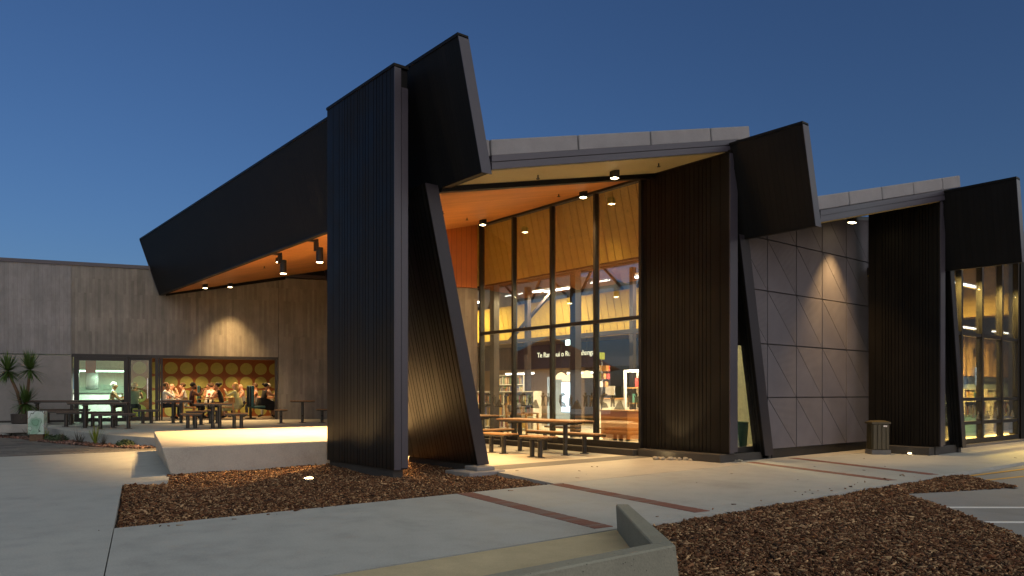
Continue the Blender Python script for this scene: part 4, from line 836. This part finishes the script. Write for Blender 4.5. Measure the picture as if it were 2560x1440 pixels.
# ================================================================== PEOPLE IN THE CAFE
def hull(m, pts):
    bm = bmesh.new(); vs_ = [bm.verts.new(p) for p in pts]; r = bmesh.ops.convex_hull(bm, input=vs_)
    bmesh.ops.delete(bm, geom=[e for e in r['geom_interior'] if isinstance(e, bmesh.types.BMVert)], context='VERTS')
    bm.verts.index_update(); v_ = [tuple(v.co) for v in bm.verts]; f_ = [tuple(v.index for v in f.verts) for f in bm.faces]; bm.free(); return m.add(v_, f_)
def person(u, v, face, label, skin, top, bottom, hair, hairstyle='short', lean=.10, armL='table', armR='table', sleeves='short', dress=None, dz=0, head=0.0):
    """seated figure; face is the heading in the cafe frame in degrees (0 = along the wall to the right, 90 = into the room)"""
    o = empty('person', (*T(u, v), .385 + dz), CAFE_RZ + R(face) - R90); tag(o, label, 'person', 'people seated in the cafe')
    V, E, RD, K = [], [], [], []
    def a(p, r, par, k):
        V.append(p); RD.append(r); K.append(k)
        if par is not None: E.append((par, len(V) - 1))
        return len(V) - 1
    pel = a((0, 0, .50), .135, None, 'b'); w1 = a((0, lean * .3, .70), .118, pel, 't'); ch = a((0, lean * .75, .93), .135, w1, 't'); nk = a((0, lean, 1.08), .056, ch, 's')
    hb = a((0, lean + .03, 1.15), .074, nk, 's'); hm = a((0, lean + .035 + head, 1.23), .094, hb, 's'); a((0, lean + .015 + head, 1.31), .072, hm, 's'); a((0, lean + .145 + head, 1.205), .016, hm, 's')
    for sgn, arm in ((-1, armL), (1, armR)):
        hp = a((sgn * .10, .06, .49), .088, pel, 'b'); kn = a((sgn * .13, .44, .50), .062, hp, 'b'); an = a((sgn * .13, .42, .11), .042, kn, 'b' if dress is None else 's'); a((sgn * .14, .58, .04), .036, an, 'o')
        sh = a((sgn * .175, lean * .85, 1.01), .066, ch, 't')
        if arm == 'table': el, ha = (sgn * .25, lean + .12, .78), (sgn * .10, lean + .36, .80)
        elif arm == 'chin': el, ha = (sgn * .20, lean + .30, .80), (sgn * .05, lean + .19, 1.10)
        elif arm == 'up': el, ha = (sgn * .24, lean + .22, .86), (sgn * .14, lean + .36, 1.08)
        else: el, ha = (sgn * .25, lean + .0, .76), (sgn * .15, lean + .22, .60)
        e_ = a(el, .046, sh, 't' if sleeves == 'long' else 's'); wv = Vector(ha) - Vector(el); wr = a(tuple(Vector(el) + wv * .78), .031, e_, 't' if sleeves == 'long' else 's'); pm = a(ha, .036, wr, 's')
        d = wv.normalized(); sd = d.cross(Vector((0, 0, 1))); sd = sd.normalized() if sd.length > .05 else Vector((1, 0, 0))
        for q, (off, ln) in enumerate(((-.024, .062), (-.008, .075), (.009, .072), (.025, .055))):
            f1 = a(tuple(Vector(ha) + sd * off + d * .045), .0095, pm, 's'); a(tuple(Vector(ha) + sd * off * 1.1 + d * (.045 + ln * .6) + Vector((0, 0, -.02))), .008, f1, 's')
        a(tuple(Vector(ha) - sd * .05 * sgn + d * .03), .010, pm, 's')
    me = bpy.data.meshes.new('skeleton'); me.from_pydata(V, E, []); ob = bpy.data.objects.new('skeleton', me); COL.objects.link(ob)
    sk = ob.modifiers.new('s', 'SKIN'); sk.use_smooth_shade = True
    for i, sv in enumerate(me.skin_vertices[0].data): sv.radius = (RD[i], RD[i]); sv.use_root = (i == 0)
    me.skin_vertices[0].data[ch].radius = (.165, .105); me.skin_vertices[0].data[pel].radius = (.165, .125); me.skin_vertices[0].data[w1].radius = (.14, .105)
    ss = ob.modifiers.new('u', 'SUBSURF'); ss.levels = 1
    dg = bpy.context.evaluated_depsgraph_get(); bme = bpy.data.meshes.new_from_object(ob.evaluated_get(dg)); bpy.data.objects.remove(ob)
    mats = {'s': skin, 't': top, 'b': bottom, 'o': 'cloth_black'}; keys = list(mats); bme.materials.clear()
    for k in keys: bme.materials.append(MATS[mats[k]])
    Va = np.array(V); segs = [(np.array(V[i]), np.array(V[j]), K[j] if not (K[i] == 't' and K[j] == 's' and j == nk) else 's') for i, j in E]
    n_ = len(bme.polygons); C0 = np.empty(n_ * 3); bme.polygons.foreach_get('center', C0); C0 = C0.reshape(-1, 3); D_ = []
    for A_, B_, k in segs:
        t = np.clip((C0 - A_) @ (B_ - A_) / max(1e-9, np.dot(B_ - A_, B_ - A_)), 0, 1)[:, None]; D_.append(np.linalg.norm(C0 - A_ - t * (B_ - A_), axis=1))
    best = np.argmin(np.array(D_), 0); bme.polygons.foreach_set('material_index', [keys.index(segs[i][2]) for i in best]); bme.polygons.foreach_set('use_smooth', [True] * n_)
    put('body', bme, o)
    hy = lean + .02 + head
    ey = MB()
    for s in (-1, 1): ey.blob((s * .034, hy + .098, 1.245), (.011, .008, .008), 0, 1)
    ey.build('eyes', 'hair_black', o, smooth=True)
    er = MB()
    for s in (-1, 1): er.blob((s * .097, hy + .01, 1.225), (.012, .022, .032), 0, 1)
    er.build('ears', skin, o, smooth=True)
    if hairstyle != 'bald':
        m = MB().blob((0, hy - .018, 1.272), (.104, .105, .092), .06, 2, int(u * 10))
        if hairstyle == 'long': m.blob((0, hy - .06, 1.12), (.115, .07, .20), .06, 2, 3)
        if hairstyle == 'bun': m.blob((0, hy - .13, 1.30), (.05, .05, .05), .1, 1, 3)
        if hairstyle == 'beard': m.blob((0, hy + .055, 1.155), (.07, .055, .055), .08, 2, 3)
        m.build('hair', hair, o, smooth=True)
    if dress:
        pts = []
        for an in range(12):
            c, s = math.cos(an * math.pi / 6), math.sin(an * math.pi / 6)
            pts += [(.19 * c, .15 * s, .78), (.24 * c, .20 * s - .02, .52), (.24 * c, .43 + .10 * s, .60), (.27 * c, .44 + .14 * s, .30), (.21 * c, .02 + .16 * s, .36)]
        hull(MB(), pts).build('skirt', dress, o, smooth=False)
    return o
person(2.95, 2.2, 0, 'man in pale top seen dimly through the cafe window', 'skin_tan', 'cloth_grey', 'cloth_navy', 'hair_white', 'short')
person(3.80, 1.3, 90, 'woman in white patterned top seated behind the cafe door, back turned', 'skin_light', 'cloth_print', 'cloth_navy', 'hair_blonde', 'short')
person(4.66, 1.5, 0, 'grey-haired man in white shirt, hand at his mouth, beside the door post', 'skin_tan', 'cloth_white', 'cloth_navy', 'hair_brown', 'short', .16, 'chin', 'chin', 'long')
person(4.80, 2.2, 0, 'bald person in pink shirt leaning on the candle-lit table', 'skin_light', 'cloth_pink', 'cloth_navy', 'hair_white', 'bald', .16, 'table', 'chin')
person(5.52, 2.3, 180, 'person in white top half hidden behind the bearded man', 'skin_light', 'cloth_white', 'cloth_print', 'hair_brown', 'short', .14)
person(5.66, 1.2, 10, 'bearded man in dark sleeveless top with raised hands', 'skin_brown', 'cloth_plum', 'cloth_black', 'hair_black', 'beard', .08, 'up', 'up')
person(6.22, 2.4, 40, 'person in white shirt bending over the middle table', 'skin_light', 'cloth_white', 'cloth_grey', 'hair_brown', 'short', .22)
person(6.42, 3.1, 200, 'brown-haired person at the back of the middle table', 'skin_tan', 'cloth_grey', 'cloth_black', 'hair_brown', 'short', .1, 'chin', 'table')
person(6.80, 1.3, 172, 'woman in black vest with dark tied hair facing the bearded man', 'skin_tan', 'cloth_black', 'cloth_black', 'hair_black', 'bun', .20, 'table', 'table')
person(7.28, 1.2, 165, 'blonde woman in loose sage green dress with one hand raised', 'skin_light', 'cloth_sage', 'cloth_sage', 'hair_blonde', 'long', .06, 'up', 'table', 'long', 'cloth_sage')
person(7.58, 2.6, 190, 'bald man with pink face behind the tall teal chair back', 'skin_light', 'cloth_grey', 'cloth_navy', 'hair_white', 'bald')
person(8.10, 2.6, 180, 'person with brown hair partly behind the woman in black', 'skin_tan', 'cloth_grey', 'cloth_navy', 'hair_brown', 'short')
person(8.16, 1.3, 15, 'woman in long black dress with bare shoulders eating at the end table', 'skin_tan', 'cloth_black', 'cloth_black', 'hair_black', 'bun', .16, 'table', 'up', 'short', 'cloth_black')
person(8.66, 2.3, 170, 'white-haired person in white shirt at the end of the cafe', 'skin_light', 'cloth_white', 'cloth_grey', 'hair_white', 'short', .20)

# ---- cafe furniture
FZ = .386
def cafe_table(u, v, L, W, label, mat):
    o = empty('cafe_table', (*T(u, v), FZ), CAFE_RZ); tag(o, label, 'table', 'cafe tables'); MB().box(-L / 2, L / 2, -W / 2, W / 2, .715, .745).build('top', mat, o, bevel=.006)
    MB().cyl((0, 0, .02), (0, 0, .714), .035, n=12).build('leg', 'frame', o); MB().cyl((0, 0, 0), (0, 0, .02), .22, .18, 20).build('base', 'frame', o)
cafe_table(5.12, 1.6, .78, .7, 'white cafe table with the candle beside the door post', 'white_board'); cafe_table(6.27, 1.7, .75, .7, 'oak cafe table with drinks and a pink flower', 'oak'); cafe_table(8.72, 1.6, .6, .7, 'cafe table at the right end of the opening', 'oak'); cafe_table(3.35, 2.3, .9, .7, 'cafe table seen through the cafe window', 'oak')
def cafe_chair(u, v, face, label):
    o = empty('cafe_chair', (*T(u, v), FZ), CAFE_RZ + R(face) - R90); tag(o, label, 'chair', 'oak cafe chairs'); MB().box(-.23, .23, -.22, .22, .42, .455).build('seat', 'oak', o, bevel=.008)
    for sx in (-1, 1):
        MB().bar((sx * .24, .20, 0), (sx * .19, .17, .42), .04, .04).build('leg', 'oak', o); MB().bar((sx * .25, -.26, 0), (sx * .20, -.22, .70), .045, .05).build('leg', 'oak', o)
    m = MB(); n = 8; A_, B_ = [], []
    for i in range(n):
        an = R(200 + 140 * i / (n - 1)); A_.append((.27 * math.cos(an), .02 + .27 * math.sin(an))); B_.append((.295 * math.cos(an), .02 + .295 * math.sin(an)))
    m.prism(A_ + B_[::-1], .60, .80); m.build('backrest', 'oak', o)
cafe_chair(5.62, .98, 10, 'oak chair under the bearded man'); cafe_chair(6.92, 1.02, 172, 'oak chair under the woman in the black vest')
def high_chair(u, v, face, label):
    o = empty('high_back_chair', (*T(u, v), FZ), CAFE_RZ + R(face)); tag(o, label, 'chair', 'tall teal chairs'); MB().box(-.045, .045, -.26, .26, .42, 1.24).build('backrest', 'teal', o, bevel=.03)
    for s in (-1, 1): MB().box(-.085, -.046, s * .12 - .06, s * .12 + .06, .46, 1.21).build('back_pad', 'dark_fabric', o, bevel=.012)
    MB().box(.046, .48, -.25, .25, .38, .48).build('seat', 'teal', o, bevel=.02); MB().box(-.03, .03, -.05, .05, .03, .42).build('leg', 'frame', o); MB().box(-.2, .2, -.04, .04, 0, .03).build('foot', 'frame', o)
high_chair(5.93, 1.9, 180, 'tall teal padded chair back behind the bearded man'); high_chair(7.74, 1.0, 20, 'tall teal padded chair back between the sage dress and the black dress')
def small(name, u, v, z, builder, label, cat):
    o = empty(name, (*T(u, v), z), CAFE_RZ); tag(o, label, cat); builder(o)
TZ = FZ + .746
def candle(o):
    MB().lathe([(.03, 0), (.036, .01), (.036, .09), (.03, .09), (.03, .02)], 12).build('holder', 'chrome', o); MB().cyl((0, 0, .02), (0, 0, .06), .02, .012, 10).build('flame', 'candle', o)
small('candle', 5.05, 1.5, TZ, candle, 'lit candle on the white cafe table', 'candle'); small('candle', 3.4, 2.2, TZ, candle, 'lit candle behind the cafe window', 'candle')
def drink(o): MB().lathe([(.025, 0), (.032, .12), (.026, .12)], 12).build('glass', 'candle' if False else 'hair_blonde', o)
small('drink_glass', 6.10, 1.55, TZ, drink, 'amber drink on the middle cafe table', 'glass')
def flower(o):
    MB().lathe([(.03, 0), (.035, .05), (.02, .12), (.018, .12)], 12).build('vase', 'leaf_dark', o); MB().blob((0, 0, .17), (.055, .05, .045), .2, 2, 4).build('bloom', 'red_paint', o)
small('flower_vase', 6.30, 1.55, TZ, flower, 'small vase with a pink flower on the middle cafe table', 'vase'); small('flower_vase', 8.66, 1.5, TZ, flower, 'small vase with a pink flower on the end cafe table', 'vase')
# ================================================================== INSIDE THE LIBRARY
LZ = .151
def books_mesh(L, rows, depth, seed):
    rr = random.Random(seed); vs_, fs_, cs_ = [], [], []; PAL = [(.5, .45, .35), (.35, .06, .05), (.08, .12, .30), (.55, .40, .10), (.08, .25, .14), (.6, .6, .58), (.04, .04, .05), (.45, .2, .08)]
    m = MB()
    for z, h in rows:
        x = -L / 2 + .03
        while x < L / 2 - .08:
            w_ = rr.uniform(.018, .05); hh = h * rr.uniform(.62, .92)
            if rr.random() < .88: m.box(x, x + w_ - .003, -depth / 2 + .03, depth / 2 - .05, z + .001, z + hh); cs_ += [rr.choice(PAL)] * 6
            x += w_
    me = m.mesh('books', 'book'); at = me.attributes.new('tone', 'FLOAT_COLOR', 'FACE'); at.data.foreach_set('color', np.array([(*c, 1) for c in cs_]).ravel()); return me
def bookcase(x, y, rz, L, H, n, label, seed):
    o = empty('bookcase', (x, y, LZ), rz); tag(o, label, 'bookcase', 'white bookcases'); D = .34; st = (H - .08) / n
    for s in (-1, 1): MB().box(s * (L / 2 - .012) - .012, s * (L / 2 - .012) + .012, -D / 2, D / 2, 0, H).build('side_panel', 'white_board', o)
    MB().box(-L / 2 + .025, L / 2 - .025, D / 2 - .02, D / 2 - .005, 0, H).build('back_panel', 'white_board', o); rows = []
    for i in range(n + 1): MB().box(-L / 2 + .025, L / 2 - .025, -D / 2, D / 2 - .021, .05 + i * st, .072 + i * st).build('shelf', 'white_board', o); rows.append((.073 + i * st, st - .03))
    tag(put('books', books_mesh(L - .05, rows[:-1], D, seed), o), kind='stuff')
bookcase(15.6, 20.3, R(-90), 1.8, 1.25, 3, 'white bookcase full of books behind the glass, left of the steel column', 1)
bookcase(15.4, 18.5, R(-90), 1.5, 1.25, 3, 'white bookcase of books behind the armchair', 2)
bookcase(18.3, 22.6, R(-90), 1.8, 1.9, 5, 'tall white bookcase at the back beside the return wall', 3)
bookcase(31.0, 11.2, 0, 1.7, 1.35, 3, 'white bookcase behind the far glass wall, left one', 4); bookcase(33.2, 11.2, 0, 1.7, 1.35, 3, 'white bookcase behind the far glass wall, right one', 5); bookcase(24.9, 8.95, 0, 1.7, .95, 2, 'low white bookcase close behind the far glass wall', 6); bookcase(27.0, 8.95, 0, 1.5, .95, 2, 'low white bookcase behind the dark pane of the far glass wall', 7)
o = empty('armchair', (13.9, 16.6, LZ), R(200)); tag(o, 'oak framed armchair with black cushions close behind the glass', 'armchair')
MB().box(-.28, .28, -.26, .28, .36, .46).build('seat', 'dark_fabric', o, bevel=.03); MB().loops([(-.28, -.30, .44), (.28, -.30, .44), (.28, -.22, .44), (-.28, -.22, .44)], [(-.26, -.42, .84), (.26, -.42, .84), (.26, -.34, .84), (-.26, -.34, .84)]).build('back_cushion', 'dark_fabric', o, bevel=.02)
for s in (-1, 1):
    MB().bar((s * .33, .27, 0), (s * .33, .25, .58), .05, .05).build('leg', 'oak', o); MB().bar((s * .33, -.34, 0), (s * .31, -.44, .88), .05, .05).build('leg', 'oak', o); MB().bar((s * .33, .30, .60), (s * .32, -.40, .62), .06, .035).build('armrest', 'oak', o)
MB().bar((-.30, -.455, .88), (.30, -.455, .88), .05, .06).build('back_rail', 'oak', o)
o = empty('orange_desk', (14.2, 13.1, LZ), R90); tag(o, 'orange panelled desk behind the glass near the pillar', 'desk')
MB().box(-.45, .45, -.3, .3, .04, .72).build('carcass', 'orange_desk', o); MB().box(-.52, .52, -.36, .36, .721, .76).build('top', 'oak', o, bevel=.006); MB().box(-.43, -.02, -.315, -.301, .08, .70).build('door', 'orange_desk', o); MB().box(.02, .43, -.315, -.301, .08, .70).build('door', 'orange_desk', o); MB().box(-.42, .42, -.27, .27, 0, .039).build('kick_base', 'frame', o)
o = empty('display_stand', (15.4, 13.75, LZ), R(-90)); tag(o, 'brightly lit shop display with framed opening and shelves', 'display stand')
for s in (-1, 1): MB().box(s * .33 - .03, s * .33 + .03, -.05, .01, .75, 1.75).build('frame_post', 'white_board', o)
MB().box(-.36, .36, -.05, .01, 1.751, 1.81).build('frame_head', 'white_board', o)
for i in range(4): MB().box(-.30, 1.1, .02, .40, .05 + i * .42, .08 + i * .42).build('shelf', 'oak', o)
MB().box(-.30, 1.1, .401, .42, .0, 1.75).build('back_panel', 'white_board', o)
for i in range(14): MB().box(-.25 + i * .095, -.25 + i * .095 + .06, .08, .22, .50 + (i % 3) * .42 + .001, .50 + (i % 3) * .42 + random.uniform(.14, .3)).build('goods', random.choice(('red_paint', 'green_tub', 'white_board', 'oak', 'leaf_lime')), o)
light('display_light', 'AREA', (.4, -.25, 1.9), 60, (1, .88, .66), o, shape='RECTANGLE', size=1.2, size_y=.2, aim=(.4, .2, .6))
o = empty('card_spinner', (15.0, 14.6, LZ)); tag(o, 'tall wire spinner hung with bright cards and toys', 'display rack'); MB().cyl((0, 0, 0), (0, 0, 2.1), .02, n=10).build('pole', 'chrome', o); MB().cyl((0, 0, 0), (0, 0, .03), .25, n=20).build('base', 'frame', o)
for i in range(18):
    a_ = i * 2.4; zz = 1.35 + (i % 3) * .22; MB().box(.16 * math.cos(a_) - .05, .16 * math.cos(a_) + .05, .16 * math.sin(a_) - .05, .16 * math.sin(a_) + .05, zz, zz + .15).build('card', random.choice(('red_paint', 'leaf_lime', 'oak', 'white_board', 'green_tub')), o)
MB().box(-.11, .11, -.01, .01, 2.11, 2.30).build('sign', 'leaf_lime', o)
o = empty('tube_light_column', (16.2, 13.9, LZ)); tag(o, 'upright white tube light glowing beside the shop display', 'lamp'); MB().cyl((0, 0, 1.3), (0, 0, 2.05), .05, n=14).build('tube', 'lamp_led', o); MB().cyl((0, 0, 0), (0, 0, 1.299), .03, n=10).build('post', 'chrome', o); MB().cyl((0, 0, 0), (0, 0, .02), .16, n=16).build('base', 'chrome', o)
def shade(x, y, z, r, label):
    o = empty('wicker_pendant', (x, y, z)); tag(o, label, 'lamp', 'wicker pendant lamps'); MB().lathe([(r, -.12), (r * .95, -.06), (r * .55, .06), (r * .2, .10), (.02, .11)], 20).build('lamp_shade', 'wicker_glow', o); MB().cyl((0, 0, .11), (0, 0, 1.4), .008, n=6).build('cord', 'frame', o); MB().cyl((0, 0, .09), (0, 0, .13), .03, n=10).build('cap', 'frame', o)
shade(17.0, 18.4, 1.92, .22, 'wicker pendant lamp left of the cluster over the desk'); shade(16.7, 17.7, 1.84, .24, 'wicker pendant lamp in the middle of the cluster'); shade(17.0, 17.2, 1.95, .22, 'wicker pendant lamp right of the cluster over the desk')
o = empty('kiosk', (17.6, 19.0, LZ), R(-90)); tag(o, 'pale blue information kiosk panel with white screen', 'kiosk'); MB().box(-.7, .7, -.06, .06, .06, 1.75).build('panel', 'blue_panel', o); MB().box(.05, .55, -.075, -.061, .55, 1.55).build('screen', 'screen', o); MB().box(-.7, .7, -.2, .2, 0, .059).build('base', 'frame', o)
for i in range(3): MB().box(-.5, -.3, -.07, -.061, .7 + i * .3, .9 + i * .3).build('poster', 'red_paint', o)
o = empty('service_desk', (18.2, 15.6, LZ), R(-90)); tag(o, 'long white service desk under the low strip lamps', 'desk'); MB().box(-2.2, 1.6, -.3, .3, .05, .98).build('front', 'white_board', o); MB().box(-2.3, 1.7, -.38, .38, .981, 1.03).build('top', 'oak', o, bevel=.006); MB().box(-2.15, 1.55, -.27, .27, 0, .049).build('plinth', 'frame', o)
for i in range(5): MB().box(-1.9 + i * .7, -1.5 + i * .7, -.05, .0, 1.12, 1.42).build('monitor', 'dark_fabric' if i % 2 else 'white_board', o); MB().box(-1.73 + i * .7, -1.67 + i * .7, -.04, -.01, 1.031, 1.119).build('monitor_stand', 'frame', o)
def exit_sign(x, y, z, rz, label):
    o = empty('exit_sign', (x, y, z), rz); tag(o, label, 'sign', 'green exit signs'); MB().box(-.19, .19, -.03, .03, -.10, .10).build('box', 'white_board', o); MB().box(-.185, .185, -.036, -.031, -.095, .095).build('face', 'exit_white', o)
    m = MB(); m.box(-.03, .0, -.04, -.037, .03, .06); m.box(-.05, .01, -.04, -.037, -.03, .025); m.box(-.08, -.045, -.04, -.037, -.07, -.03); m.box(.0, .04, -.04, -.037, -.07, -.03); m.box(.07, .14, -.04, -.037, -.07, .07); m.build('running_figure', 'exit_green', o); MB().cyl((0, 0, .10), (0, 0, .5), .008, n=6).build('hanger', 'frame', o)
exit_sign(18.9, 20.0, 3.18, R(-90), 'green exit sign above the lettered bulkhead'); exit_sign(15.6, 11.9, 2.55, R(-90), 'green exit sign beside the middle pillar')
def speaker(x, y, z, rz, label):
    o = empty('round_speaker', (x, y, z), rz); tag(o, label, 'speaker', 'round black speakers'); MB().cyl((0, -.02, 0), (0, -.12, 0), .15, .17, 24).build('ring', 'frame', o); MB().cyl((0, -.121, 0), (0, -.125, 0), .10, n=20).build('cone', 'steel_post', o); MB().box(-.03, .03, -.019, .0, -.2, .2).build('bracket', 'frame', o)
speaker(16.5, 13.15, 3.0, R(-90), 'round black speaker behind the tall glass near the pillar'); speaker(32.5, 11.48, 2.95, 0, 'round black speaker on the timber wall, left one'); speaker(34.5, 11.48, 2.95, 0, 'round black speaker on the timber wall, right one')
o = empty('light_column', (32.6, 11.42, LZ)); tag(o, 'glowing white screen panel above the far bookcases', 'screen'); MB().box(-.2, .2, -.03, .03, 1.5, 2.2).build('screen', 'screen', o); MB().box(-.03, .03, -.02, .02, 0, 1.499).build('post', 'frame', o); MB().box(-.2, .2, -.15, .15, 0, .02).build('foot', 'frame', o)
for i, (x, y) in enumerate(((23.2, 8.25), (13.75, 9.5))):
    o = empty('storage_tub', (x, y, LZ)); tag(o, ('green tub close behind the far glass wall', 'green tub behind the slot window at the middle pillar')[i], 'tub'); MB().lathe([(.26, 0), (.30, .55), (.31, .57), (.285, .57), (.25, .05)], 24).build('tub', 'green_tub', o)
for i, (x, y) in enumerate(((13.6, 11.7), (14.6, 11.4))):
    o = empty('wire_stool', (x, y, LZ), i); tag(o, ('thin wire stool close behind the glass by the pillar', 'thin wire stool further behind the glass by the pillar')[i], 'stool', 'wire stools'); MB().cyl((0, 0, .45), (0, 0, .48), .19, n=20).build('seat', 'dark_fabric', o)
    for k in range(4): MB().cyl((.22 * math.cos(k * R90), .22 * math.sin(k * R90), 0), (.13 * math.cos(k * R90), .13 * math.sin(k * R90), .45), .009, n=6).build('leg', 'frame', o)
# ================================================================== ACROSS THE STREET (shop mirrored in the glass; hills and dark building added for reflections)
hl = MB(); n = 120
ring = [(110 * math.cos(i * 2 * math.pi / n), 110 * math.sin(i * 2 * math.pi / n)) for i in range(n)]
hs = [2.6 + .8 * math.sin(i * .5) + .6 * math.sin(i * 1.7 + 1) + random.uniform(-.6, .6) for i in range(n)]
for i in range(n):
    j = (i + 1) % n; (xa, ya), (xb, yb) = ring[i], ring[j]
    hl.add([(xa, ya, -.4), (xb, yb, -.4), (xb * 1.15, yb * 1.15, hs[j]), (xa * 1.15, ya * 1.15, hs[i])], [(0, 1, 2, 3)])
struct(hl.build('hills', 'leaf_dark'))  # unseen ring added as a dark horizon for the glass to mirror
sh = empty('shop_building', (-14, 44, -.3), R(128)); tag(sh, 'low shop with a gable roof mirrored in the tall glass wall', 'building')
MB().box(-9, 9, -4, 4, 0, 3.2).build('wall', 'white_board', sh); MB().yz([(-4.6, 3.2), (4.6, 3.2), (0, 5.4)], -9.4, 9.4).build('roof', 'brick', sh)
for x in (-6, -2, 2, 6): f = MB().box(x - 1.5, x + 1.5, -4.06, -4.001, .4, 2.3).build('window', 'frame', sh); MB().box(x - 1.4, x + 1.4, -4.07, -4.061, .5, 2.2).build('pane', 'blue_panel', f)
MB().box(-8.5, 8.5, -4.9, -4.07, 2.5, 2.6).build('awning', 'metal_trim', sh)
nb = empty('added_dark_building', (60, -6, -.36), R(12)); tag(nb, 'dark building out of view, added to darken the far glass reflection', 'building')  # unseen block added so the far glass mirrors dark instead of sky
MB().box(-5, 5, -26, 22, 0, 10).build('wall', 'paver_dark', nb); MB().xz([(-5.4, 10), (5.4, 10), (0, 12)], -26.4, 22.4).build('roof', 'metal_trim', nb)
for i in range(6): MB().box(-5.06, -5.001, -22 + i * 7, -18.5 + i * 7, .2, 4.2).build('roller_door', 'metal_trim', nb)
